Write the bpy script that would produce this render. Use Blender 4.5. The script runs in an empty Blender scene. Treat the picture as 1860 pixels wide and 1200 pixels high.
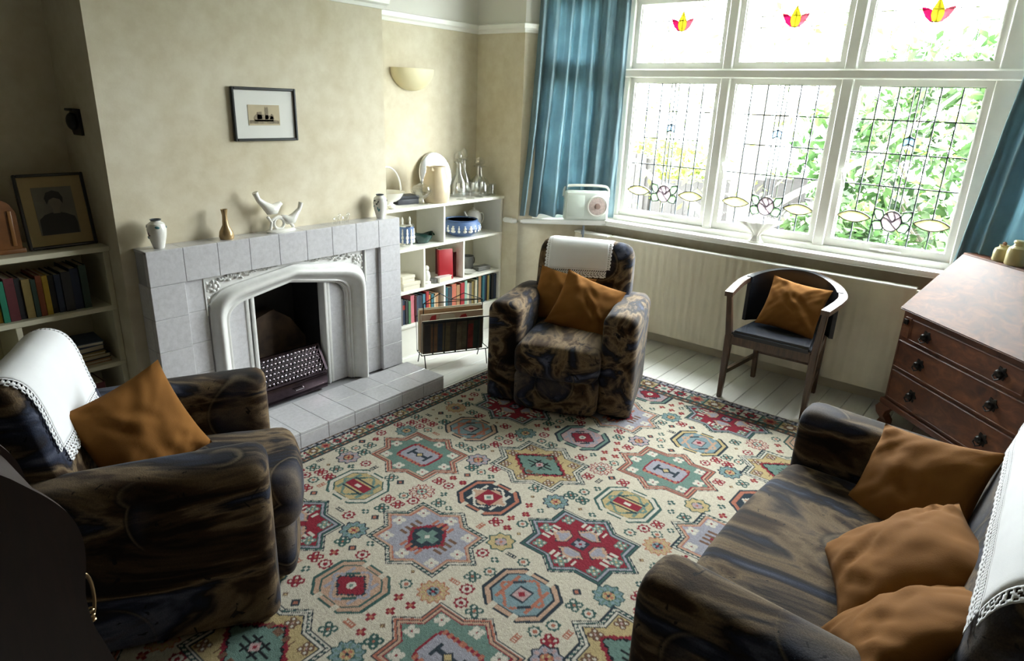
import bpy, bmesh, math, random
import numpy as np
from mathutils import Vector, Matrix, noise
random.seed(11)
scene = bpy.context.scene
COL = scene.collection
PI = math.pi

# ------------------------------------------------------------------ camera
cam_d = bpy.data.cameras.new('camera'); cam = bpy.data.objects.new('camera', cam_d); COL.objects.link(cam)
cam_d.sensor_fit = 'HORIZONTAL'; cam_d.sensor_width = 36; cam_d.lens = 23.202; cam_d.clip_start = .02; cam_d.clip_end = 200
R_ = ((0.62916086, -0.776418337, 0.036485318), (0.231619283, 0.232083746, 0.944716699), (0.741963018, 0.585928068, -0.325851468))
cam.matrix_world = Matrix(((R_[0][0], R_[1][0], -R_[2][0], 0), (R_[0][1], R_[1][1], -R_[2][1], 0), (R_[0][2], R_[1][2], -R_[2][2], 1.65), (0, 0, 0, 1)))
scene.camera = cam

# ------------------------------------------------------------------ world, exposure
world = bpy.data.worlds.new('overcast_sky'); scene.world = world; world.use_nodes = True
bg = world.node_tree.nodes['Background']; bg.inputs['Color'].default_value = (.95, .975, 1.0, 1); bg.inputs['Strength'].default_value = 5.0
scene.view_settings.view_transform = 'Standard'; scene.view_settings.look = 'None'
scene.view_settings.gamma = 1; scene.view_settings.use_curve_mapping = False
scene.view_settings.exposure = 3.85
scene.cycles.use_denoising = True
scene.cycles.max_bounces = 10; scene.cycles.diffuse_bounces = 6; scene.cycles.transparent_max_bounces = 24
scene.cycles.sample_clamp_indirect = 12

def portal(name, c, yaw, w, h):
    l = bpy.data.lights.new(name, 'AREA'); l.shape = 'RECTANGLE'; l.size = w; l.size_y = h; l.cycles.is_portal = True
    o = bpy.data.objects.new(name, l); COL.objects.link(o); o.location = c; o.rotation_euler = (PI / 2, 0, yaw)
portal('window_portal', (4.52, 1.44, 1.6), PI / 2, 2.3, 1.55)

# ------------------------------------------------------------------ helpers
def lin(h):
    h = h.lstrip('#'); v = [int(h[i:i + 2], 16) / 255 for i in (0, 2, 4)]
    return tuple(x / 12.92 if x <= .04045 else ((x + .055) / 1.055) ** 2.4 for x in v)
def c4(c): return (c[0], c[1], c[2], 1)

def ramp(nt, fac, stops, interp='LINEAR'):
    r = nt.nodes.new('ShaderNodeValToRGB'); r.color_ramp.interpolation = interp
    e = r.color_ramp.elements
    while len(e) < len(stops): e.new(.5)
    for k, (p, c) in enumerate(stops): e[k].position = p; e[k].color = c4(c)
    nt.links.new(fac, r.inputs['Fac']); return r.outputs['Color']
def coords(nt, kind='Object', scale=(1, 1, 1), rot=(0, 0, 0)):
    t = nt.nodes.new('ShaderNodeTexCoord'); m = nt.nodes.new('ShaderNodeMapping')
    m.inputs['Scale'].default_value = scale; m.inputs['Rotation'].default_value = rot
    nt.links.new(t.outputs[kind], m.inputs['Vector']); return m.outputs['Vector']
def noise_tex(nt, vec, scale, detail=4, rough=.55, dist=0):
    n = nt.nodes.new('ShaderNodeTexNoise'); n.inputs['Scale'].default_value = scale; n.inputs['Detail'].default_value = detail
    n.inputs['Roughness'].default_value = rough; n.inputs['Distortion'].default_value = dist
    nt.links.new(vec, n.inputs['Vector']); return n.outputs['Fac']
def mixc(nt, fac, a, b, mode='MIX'):
    m = nt.nodes.new('ShaderNodeMix'); m.data_type = 'RGBA'; m.blend_type = mode
    for s, v in ((m.inputs[0], fac), (m.inputs[6], a), (m.inputs[7], b)):
        if hasattr(v, 'links'): nt.links.new(v, s)
        elif isinstance(v, (int, float)): s.default_value = v
        else: s.default_value = c4(v)
    return m.outputs[2]
def math_n(nt, op, a, b=0.):
    m = nt.nodes.new('ShaderNodeMath'); m.operation = op
    for s, v in ((m.inputs[0], a), (m.inputs[1], b)):
        if hasattr(v, 'links'): nt.links.new(v, s)
        else: s.default_value = v
    return m.outputs[0]
def bump(nt, bsdf, h, strength, dist=.01):
    b = nt.nodes.new('ShaderNodeBump'); b.inputs['Strength'].default_value = strength; b.inputs['Distance'].default_value = dist
    nt.links.new(h, b.inputs['Height']); nt.links.new(b.outputs['Normal'], bsdf.inputs['Normal'])
def new_mat(name):
    m = bpy.data.materials.new(name); m.use_nodes = True; nt = m.node_tree
    return m, nt, nt.nodes['Principled BSDF']
MATS = {}
def mat(name, col=(.5, .5, .5), rough=.6, metal=0, var=0, vscale=8, bmp=0, bscale=60, coat=0, sheen=0, ior=None):
    if name in MATS: return MATS[name]
    m, nt, b = new_mat(name)
    b.inputs['Roughness'].default_value = rough; b.inputs['Metallic'].default_value = metal
    if coat: b.inputs['Coat Weight'].default_value = coat; b.inputs['Coat Roughness'].default_value = .12
    if sheen: b.inputs['Sheen Weight'].default_value = sheen
    v = coords(nt)
    f = noise_tex(nt, v, vscale)
    lo = tuple(max(0, x * (1 - var)) for x in col); hi = tuple(min(1, x * (1 + var)) for x in col)
    nt.links.new(ramp(nt, f, [(.3, lo), (.7, hi)]), b.inputs['Base Color'])
    if bmp: bump(nt, b, noise_tex(nt, v, bscale, 3), bmp, .004)
    MATS[name] = m; return m

def hexmat(name, h, **k): return mat(name, lin(h), **k)

def obj(name, bm, material, parent=None, smooth=35):
    me = bpy.data.meshes.new(name)
    bmesh.ops.recalc_face_normals(bm, faces=bm.faces)
    bm.to_mesh(me); bm.free()
    if smooth:
        me.polygons.foreach_set('use_smooth', [True] * len(me.polygons)); me.set_sharp_from_angle(angle=math.radians(smooth))
    o = bpy.data.objects.new(name, me); COL.objects.link(o)
    if material: me.materials.append(material)
    if parent: o.parent = parent
    return o
def meshobj(name, me, material, parent=None):
    o = bpy.data.objects.new(name, me); COL.objects.link(o)
    if parent: o.parent = parent
    return o
def tag(o, label, cat, group=None):
    o['label'] = label; o['category'] = cat
    if group: o['group'] = group
    return o
def thing(name, label, cat, loc=(0, 0, 0), rotz=0, group=None):
    o = bpy.data.objects.new(name, None); COL.objects.link(o); o.empty_display_size = .1
    o.location = loc; o.rotation_euler = (0, 0, rotz)
    return tag(o, label, cat, group)
def struct(o): o['kind'] = 'structure'; return o
def sempty(name, loc=(0, 0, 0)):
    o = bpy.data.objects.new(name, None); COL.objects.link(o); o.location = loc; return struct(o)

def box(bm, c, s, r=0, seg=2, rotz=0, mtx=None):
    mm = Matrix.Translation(c) @ Matrix.Rotation(rotz, 4, 'Z') @ Matrix.Diagonal((s[0], s[1], s[2], 1))
    if mtx: mm = mtx @ mm
    vs = bmesh.ops.create_cube(bm, size=1, matrix=mm)['verts']
    if r:
        es = list({e for v in vs for e in v.link_edges})
        res = bmesh.ops.bevel(bm, geom=es, offset=r, segments=seg, profile=.5, affect='EDGES', clamp_overlap=True)
    return bm
def box2(bm, a, b, r=0, seg=2):
    return box(bm, [(a[i] + b[i]) / 2 for i in range(3)], [abs(b[i] - a[i]) for i in range(3)], r, seg)
def B(): return bmesh.new()
def bbox(a, b, r=0, seg=2): return box2(B(), a, b, r, seg)

def loft(bm, secs, closed=True, caps=True):
    rows = [[bm.verts.new(p) for p in s] for s in secs]
    n = len(rows[0])
    for i in range(len(rows) - 1):
        for j in range(n if closed else n - 1):
            k = (j + 1) % n
            bm.faces.new((rows[i][j], rows[i][k], rows[i + 1][k], rows[i + 1][j]))
    if caps and closed:
        bm.faces.new(rows[0][::-1]); bm.faces.new(rows[-1])
    return rows
def lathe(bm, prof, n=24, c=(0, 0, 0), sx=1, sy=1, close=False):
    secs = []
    for r, z in prof:
        secs.append([(c[0] + max(r, .0002) * sx * math.cos(2 * PI * k / n), c[1] + max(r, .0002) * sy * math.sin(2 * PI * k / n), c[2] + z) for k in range(n)])
    loft(bm, secs, True, True); return bm
def tube(bm, pts, r, n=8, closed=False):
    pts = [Vector(p) for p in pts]; secs = []; N = len(pts); up = None
    for i, p in enumerate(pts):
        a = pts[(i - 1) % N] if closed or i > 0 else p; b = pts[(i + 1) % N] if closed or i < N - 1 else p
        t = (b - a).normalized()
        if up is None: up = t.orthogonal().normalized()
        up = (up - t * up.dot(t)); up = up.normalized() if up.length > 1e-6 else t.orthogonal().normalized()
        s = t.cross(up); rr = r[min(len(r) - 1, round(i * (len(r) - 1) / max(1, N - 1)))] if isinstance(r, (list, tuple)) else r
        secs.append([p + (up * math.cos(2 * PI * k / n) + s * math.sin(2 * PI * k / n)) * rr for k in range(n)])
    if closed: secs.append(secs[0])
    loft(bm, secs, True, not closed); 
    if closed: bmesh.ops.remove_doubles(bm, verts=bm.verts, dist=1e-6)
    return bm
def strip(bm, pts, w, t, updir=(0, 0, 1)):
    """rectangular bar swept along pts: w across (horizontal), t along updir"""
    pts = [Vector(p) for p in pts]; secs = []; U = Vector(updir)
    for i, p in enumerate(pts):
        d = (pts[min(i + 1, len(pts) - 1)] - pts[max(i - 1, 0)]).normalized(); s = d.cross(U).normalized(); u = s.cross(d).normalized()
        secs.append([p + s * w / 2 + u * t / 2, p - s * w / 2 + u * t / 2, p - s * w / 2 - u * t / 2, p + s * w / 2 - u * t / 2])
    loft(bm, secs); return bm
def prism(bm, poly, f, h0, h1):
    """poly of (a, b), extruded along c from h0 to h1, f(a,b,c) -> xyz"""
    lo = [bm.verts.new(f(a, b, h0)) for a, b in poly]; hi = [bm.verts.new(f(a, b, h1)) for a, b in poly]
    n = len(poly); bm.faces.new(lo[::-1]); bm.faces.new(hi)
    for i in range(n): j = (i + 1) % n; bm.faces.new((lo[i], lo[j], hi[j], hi[i]))
    return bm
XY = lambda a, b, c: (a, b, c)
XZ = lambda a, b, c: (a, c, b)
YZ = lambda a, b, c: (c, a, b)
def chaikin(p, k=2, closed=False):
    for _ in range(k):
        q = []
        m = len(p) if closed else len(p) - 1
        if not closed: q.append(p[0])
        for i in range(m):
            a, b = p[i], p[(i + 1) % len(p)]
            q.append(tuple(a[j] * .75 + b[j] * .25 for j in range(len(a)))); q.append(tuple(a[j] * .25 + b[j] * .75 for j in range(len(a))))
        if not closed: q.append(p[-1])
        p = q
    return p
def copy_tree(o, parent=None):
    c = o.copy(); COL.objects.link(c); c.parent = parent
    for ch in list(o.children): copy_tree(ch, c)
    return c
ORD = ['first', 'second', 'third', 'fourth', 'fifth', 'sixth', 'seventh', 'eighth', 'ninth', 'tenth', 'eleventh', 'twelfth', 'thirteenth', 'fourteenth', 'fifteenth', 'sixteenth', 'seventeenth', 'eighteenth', 'nineteenth', 'twentieth', 'twenty-first', 'twenty-second', 'twenty-third', 'twenty-fourth', 'twenty-fifth', 'twenty-sixth']

# ------------------------------------------------------------------ materials
def wall_material():
    m, nt, b = new_mat('wallpaper'); b.inputs['Roughness'].default_value = .8
    v = coords(nt); f = noise_tex(nt, v, 2.6, 5, .6); g = noise_tex(nt, v, 14, 4, .6)
    paper = ramp(nt, f, [(.3, (.54, .475, .33)), (.5, (.61, .55, .41)), (.72, (.67, .62, .49))])
    paper = mixc(nt, .25, paper, ramp(nt, g, [(.35, (.46, .39, .26)), (.65, (.70, .66, .54))]))
    geo = nt.nodes.new('ShaderNodeNewGeometry'); sep = nt.nodes.new('ShaderNodeSeparateXYZ'); nt.links.new(geo.outputs['Position'], sep.inputs[0])
    hi = math_n(nt, 'GREATER_THAN', sep.outputs['Z'], 2.13)
    nt.links.new(mixc(nt, hi, paper, (.72, .71, .66)), b.inputs['Base Color'])
    bump(nt, b, noise_tex(nt, v, 120, 2), .12, .002); return m
WALL = wall_material()
WHITE = mat('white_gloss_paint', (.86, .86, .82), .35, var=.03)
SHELFW = mat('cream_white_shelf_paint', (.82, .81, .74), .4, var=.03)
CEIL = mat('ceiling_white', (.62, .61, .57), .9)
LEAD = mat('lead_came', (.055, .07, .085), .5, metal=.3)

def wood_material(name, c0, c1, c2, scale=(1.2, 14, 14), rough=.35, coat=.3):
    m, nt, b = new_mat(name); v = coords(nt, 'Object', scale)
    f = noise_tex(nt, v, 3.0, 6, .6, 1.2)
    nt.links.new(ramp(nt, f, [(.25, c0), (.5, c1), (.75, c2)]), b.inputs['Base Color'])
    b.inputs['Roughness'].default_value = rough; b.inputs['Coat Weight'].default_value = coat; b.inputs['Coat Roughness'].default_value = .2
    bump(nt, b, f, .06, .003); return m
WALNUT = wood_material('burr_walnut', (.032, .009, .005), (.10, .029, .011), (.20, .068, .024), (2.5, 5, 5), .5, .06)
BEECH = wood_material('dark_beech', (.035, .018, .010), (.075, .04, .022), (.12, .07, .04), (12, 12, 2), .35, .35)
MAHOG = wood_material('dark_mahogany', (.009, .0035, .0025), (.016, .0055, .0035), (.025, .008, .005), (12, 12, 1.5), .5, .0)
FLOORW = wood_material('white_painted_board', (.74, .74, .70), (.80, .80, .76), (.84, .84, .80), (1.5, 16, 16), .45, .15)

def tile_material():
    m, nt, b = new_mat('grey_mottled_tile'); v = coords(nt)
    f = noise_tex(nt, v, 55, 5, .7)
    nt.links.new(ramp(nt, f, [(.3, (.47, .465, .48)), (.5, (.54, .535, .555)), (.7, (.60, .595, .615))]), b.inputs['Base Color'])
    b.inputs['Roughness'].default_value = .28; b.inputs['Coat Weight'].default_value = .3; return m
TILE = tile_material()
TILEW = mat('pale_glazed_moulding', (.70, .70, .68), .28, var=.05, vscale=30, coat=.3)
GROUT = mat('tile_grout', (.36, .36, .38), .9)

def fabric_material(seed):
    m, nt, b = new_mat('patterned_velvet')
    v0 = coords(nt, 'Object'); va = nt.nodes.new('ShaderNodeVectorMath'); va.operation = 'ADD'; va.inputs[1].default_value = (seed * 3.1, seed * 1.7, seed)
    nt.links.new(v0, va.inputs[0]); v = va.outputs[0]
    mp = nt.nodes.new('ShaderNodeMapping'); mp.inputs['Scale'].default_value = (2.2, .75, 2.6); nt.links.new(v, mp.inputs['Vector'])
    f = noise_tex(nt, mp.outputs['Vector'], 2.3, 4, .55, .8)
    base = ramp(nt, f, [(.26, (.004, .0035, .0035)), (.36, (.014, .008, .005)), (.43, (.055, .032, .016)), (.49, (.19, .135, .078)), (.52, (.11, .08, .055)), (.56, (.018, .014, .014)), (.61, (.022, .028, .052)), (.68, (.10, .11, .16)), (.76, (.060, .030, .017))])
    vo = nt.nodes.new('ShaderNodeTexVoronoi'); vo.inputs['Scale'].default_value = 3.1; nt.links.new(v, vo.inputs['Vector'])
    dd = vo.outputs['Distance']
    ring = ramp(nt, dd, [(0, (.17, .125, .08)), (.20, (.10, .085, .075)), (.36, (.030, .034, .055)), (.42, (.006, .007, .014)), (.44, (.16, .125, .085)), (.455, (.008, .007, .007)), (.5, (.008, .007, .007))])
    msk = ramp(nt, noise_tex(nt, v, 2.1, 2), [(.46, (0, 0, 0)), (.54, (1, 1, 1))])
    inr = ramp(nt, dd, [(.45, (1, 1, 1)), (.47, (0, 0, 0))])
    mm = math_n(nt, 'MULTIPLY', msk, inr)
    col = mixc(nt, math_n(nt, 'MULTIPLY', mm, .75), base, ring)
    leaf = noise_tex(nt, v, 13, 2, .5, 2.5)
    lm = ramp(nt, leaf, [(.68, (0, 0, 0)), (.71, (1, 1, 1))])
    col = mixc(nt, math_n(nt, 'MULTIPLY', lm, .8), col, (.004, .004, .006))
    fine = noise_tex(nt, v, 240, 2)
    col = mixc(nt, .35, col, ramp(nt, fine, [(.3, (.02, .02, .02)), (.75, (.62, .58, .54))]), 'OVERLAY')
    nt.links.new(col, b.inputs['Base Color']); b.inputs['Roughness'].default_value = .85
    b.inputs['Sheen Weight'].default_value = .10; b.inputs['Sheen Roughness'].default_value = .35; b.inputs['Specular IOR Level'].default_value = .15
    bump(nt, b, fine, .25, .003); return m
FAB = [fabric_material(s) for s in (0.3, 2.2, 5.1)]

def cloth_material(name, col, weave=420, var=.12, sheen=.3, transl=0):
    m, nt, b = new_mat(name); v = coords(nt)
    w = noise_tex(nt, v, weave, 2); f = noise_tex(nt, v, 6, 3)
    c = ramp(nt, f, [(.3, tuple(x * (1 - var) for x in col)), (.7, tuple(min(1, x * (1 + var)) for x in col))])
    nt.links.new(c, b.inputs['Base Color']); b.inputs['Roughness'].default_value = .9; b.inputs['Sheen Weight'].default_value = sheen; b.inputs['Specular IOR Level'].default_value = .12
    bump(nt, b, w, .15, .002)
    if transl:
        t = nt.nodes.new('ShaderNodeBsdfTranslucent'); nt.links.new(c, t.inputs['Color']); x = nt.nodes.new('ShaderNodeMixShader'); x.inputs[0].default_value = transl
        out = nt.nodes['Material Output']; nt.links.new(b.outputs[0], x.inputs[1]); nt.links.new(t.outputs[0], x.inputs[2]); nt.links.new(x.outputs[0], out.inputs['Surface'])
    return m
CUSH = cloth_material('rust_cushion_cloth', (.20, .086, .020), 300, .10, 0)
LINEN = cloth_material('white_linen', (.80, .81, .84), 500, .03, 0)
CURT = cloth_material('blue_curtain_cloth', (.22, .32, .36), 260, .15, .2, .42)
BLACKLEATHER = mat('black_leather', (.014, .017, .024), .27, bmp=.1, bscale=180)

def glass_material(name, tint=(1, 1, 1), gloss=.07, rough=.02):
    m = bpy.data.materials.new(name); m.use_nodes = True; nt = m.node_tree; nt.nodes.remove(nt.nodes['Principled BSDF'])
    t = nt.nodes.new('ShaderNodeBsdfTransparent'); t.inputs['Color'].default_value = c4(tint)
    g = nt.nodes.new('ShaderNodeBsdfGlossy'); g.inputs['Roughness'].default_value = rough
    x = nt.nodes.new('ShaderNodeMixShader')
    lw = nt.nodes.new('ShaderNodeLayerWeight'); lw.inputs['Blend'].default_value = .25
    s = math_n(nt, 'MULTIPLY_ADD', lw.outputs['Facing'], .35); s.node.inputs[2].default_value = gloss
    nt.links.new(s, x.inputs[0]); nt.links.new(t.outputs[0], x.inputs[1]); nt.links.new(g.outputs[0], x.inputs[2])
    nt.links.new(x.outputs[0], nt.nodes['Material Output'].inputs['Surface']); return m
PANE = glass_material('window_glass', (.97, .99, .98), .02)
CRYSTAL = glass_material('cut_glass', (.975, .985, .98), .16, .04)
def stained(name, tint, scat=.35):
    m = bpy.data.materials.new(name); m.use_nodes = True; nt = m.node_tree; nt.nodes.remove(nt.nodes['Principled BSDF'])
    c = ramp(nt, noise_tex(nt, coords(nt), 40, 3), [(.3, tuple(x * .8 for x in tint)), (.7, tuple(min(1, x * 1.2) for x in tint))])
    t = nt.nodes.new('ShaderNodeBsdfTransparent'); d = nt.nodes.new('ShaderNodeBsdfTranslucent'); x = nt.nodes.new('ShaderNodeMixShader'); x.inputs[0].default_value = scat
    nt.links.new(c, t.inputs['Color']); nt.links.new(c, d.inputs['Color']); nt.links.new(t.outputs[0], x.inputs[1]); nt.links.new(d.outputs[0], x.inputs[2])
    nt.links.new(x.outputs[0], nt.nodes['Material Output'].inputs['Surface']); return m
ST_RED = stained('red_stained_glass', (.24, .03, .09), .6); ST_PINK = stained('rose_stained_glass', (.25, .10, .12), .6); ST_YEL = stained('yellow_stained_glass', (.27, .24, .05), .6)
ST_ROSE = stained('dusky_rose_glass', (.40, .35, .37), .5); ST_GRN = stained('green_stained_glass', (.36, .46, .34), .5); ST_AMB = stained('amber_stained_glass', (.42, .40, .27), .5); ST_BLU = stained('blue_stained_glass', (.34, .44, .55), .4)
# ------------------------------------------------------------------ room shell
XP, XW = 3.80, 4.36; YL, YR = 2.985, -.105; BYL, BYR = 2.66, .16; YB, YF, XB = 3.41, -.60, -3.2; CZ = 2.55
CHX0, CHX1, CHY = 1.11, 2.585, 3.017
floor_bm = bbox((XB - .2, YF - .2, -.06), (4.6, YB + .2, -.022)); floor = struct(obj('floor', floor_bm, mat('subfloor', (.10, .09, .08), .9), smooth=0))
# white painted boards run towards the window
y = YF; k = 0
while y < YB:
    w = .128; y1 = min(y + w, YB)
    cut = [XB, XB + 1.1 + (k * 0.77) % 1.3, XB + 3.2 + (k * .53) % 1.1, 4.36]
    for a, b_ in zip(cut[:-1], cut[1:]):
        bm = bbox((a + .0015, y + .0018, -.022), (b_ - .0015, y1 - .0018, 0), .002, 1)
        obj('plank', bm, FLOORW, floor, smooth=0)
    y = y1; k += 1

def wall_boxes(name, boxes, m=WALL):
    bm = B()
    for a, b_ in boxes: box2(bm, a, b_)
    return struct(obj(name, bm, m, smooth=0))
wall_boxes('wall_left', [((XB - .2, YB, 0), (XP + .3, YB + .2, CZ))])
wall_boxes('wall_chimney_breast', [((CHX0, CHY, 0), (1.60, YB, CZ)), ((2.145, CHY, 0), (CHX1, YB, CZ)), ((1.60, CHY, .80), (2.145, YB, CZ))])
wall_boxes('wall_right', [((XB - .2, YF - .2, 0), (XP + .3, YF, CZ))], mat('low_bounce_brown_wall', (.16, .12, .07), .8, var=.1))  # unseen wall, brown chosen dark to cut bounce light into the left alcove
wall_boxes('wall_back', [((XB - .2, YF, 0), (XB, YB, CZ))], MAHOG)  # unseen wall, dark wood colour put in to hold down bounce light
struct(obj('ceiling', bbox((XB - .2, YF - .2, CZ), (4.7, YB + .2, CZ + .1)), CEIL, smooth=0))
nL = (.502, .865); nR = (.7071, -.7071); T = .20
A_, B_, C_, D_ = (XP, YL), (XW, BYL), (XW, BYR), (3.76, -.44)
dL = (.865, -.502); dR = (.7071, .7071)
B2 = (XW + T, BYL + T * .56); C2 = (XW + T, BYR - T * .41)
A2 = (A_[0] + nL[0] * T, A_[1] + nL[1] * T); D2 = (D_[0] + nR[0] * T, D_[1] + nR[1] * T)
bm = B()
for z0, z1 in ((0, .83), (2.36, CZ)):
    for q in ([A_, B_, B2, A2], [B_, C_, C2, B2], [C_, D_, D2, C2]): prism(bm, q, XY, z0, z1)
struct(obj('wall_window', bm, WALL, smooth=0))
SL = .11
bm = B()
pA = (A_[0] + dL[0] * SL, A_[1] + dL[1] * SL); prism(bm, [(XP, YB + .2), A_, pA, (pA[0] + nL[0] * T, pA[1] + nL[1] * T), (XP + .32, YB + .2)], XY, 0, CZ)
struct(obj('wall_pier_left', bm, WALL, smooth=0))
bm = B()
pD = (D_[0] + dR[0] * SL, D_[1] + dR[1] * SL); prism(bm, [(3.76, YF - .2), D_, pD, (pD[0] + nR[0] * T, pD[1] + nR[1] * T), (XP + .32, YF - .2)], XY, 0, CZ)
struct(obj('wall_pier_right', bm, WALL, smooth=0))

def rail_path(name, pts, prof, m=WHITE):
    """moulding swept on plan points; prof = (outward offset, z); pts run so that the room lies on the right-hand side"""
    secs = []
    P = [Vector((p[0], p[1])) for p in pts]
    for i, p in enumerate(P):
        ns = []
        if i > 0: d = (P[i] - P[i - 1]).normalized(); ns.append(Vector((d.y, -d.x)))
        if i < len(P) - 1: d = (P[i + 1] - P[i]).normalized(); ns.append(Vector((d.y, -d.x)))
        n = ns[0] if len(ns) == 1 else (ns[0] + ns[1]) / max(.3, (1 + ns[0].dot(ns[1])))
        secs.append([(p.x + n.x * o, p.y + n.y * o, z) for o, z in prof])
    bm = B(); loft(bm, secs); return struct(obj(name, bm, m, smooth=25))
RAIL = [(-.002, 2.098), (.012, 2.098), (.018, 2.115), (.03, 2.125), (.034, 2.15), (.02, 2.157), (-.002, 2.157)]
rail_path('trim_1', [(CHX0, YB), (CHX0, CHY), (CHX1, CHY), (CHX1, YB), (XP, YB), (XP, YL), pA], RAIL)
rail_path('trim_2', [(XB, YB), (CHX0, YB)], RAIL)
SK = [(-.002, 0), (.018, 0), (.018, .085), (.012, .10), (-.002, .105)]
SKM = mat('skirting_paint', (.62, .58, .47), .45, var=.03)
rail_path('baseboard_window', [A_, B_, C_, D_], SK, SKM)
rail_path('baseboard_left', [(CHX0 - .001, YB - .28), (CHX0 - .001, CHY), (1.163, CHY)], SK, SKM)
rail_path('baseboard_right', [(XP, YF), (XB, YF)], SK, SKM)

# window board
bm = B()
front = [(3.765, 3.10), (3.775, 3.02), (4.25, 2.512), (4.25, .365), (4.20, .13), (3.735, -.335), (3.72, -.46)]
back = [(3.76, -.46), (3.76, -.44), (pD[0], pD[1]), (4.44, BYR - .02), (4.455, BYR), (4.455, BYL), (4.44, BYL + .02), pA, (XP, YL), (XP, 3.10)]
prism(bm, front + back, XY, .815, .85)
bmesh.ops.bevel(bm, geom=[e for e in bm.edges if abs(e.verts[0].co.z - e.verts[1].co.z) < 1e-5], offset=.006, segments=2, affect='EDGES')
struct(obj('trim_3', bm, WHITE, smooth=30))

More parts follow.
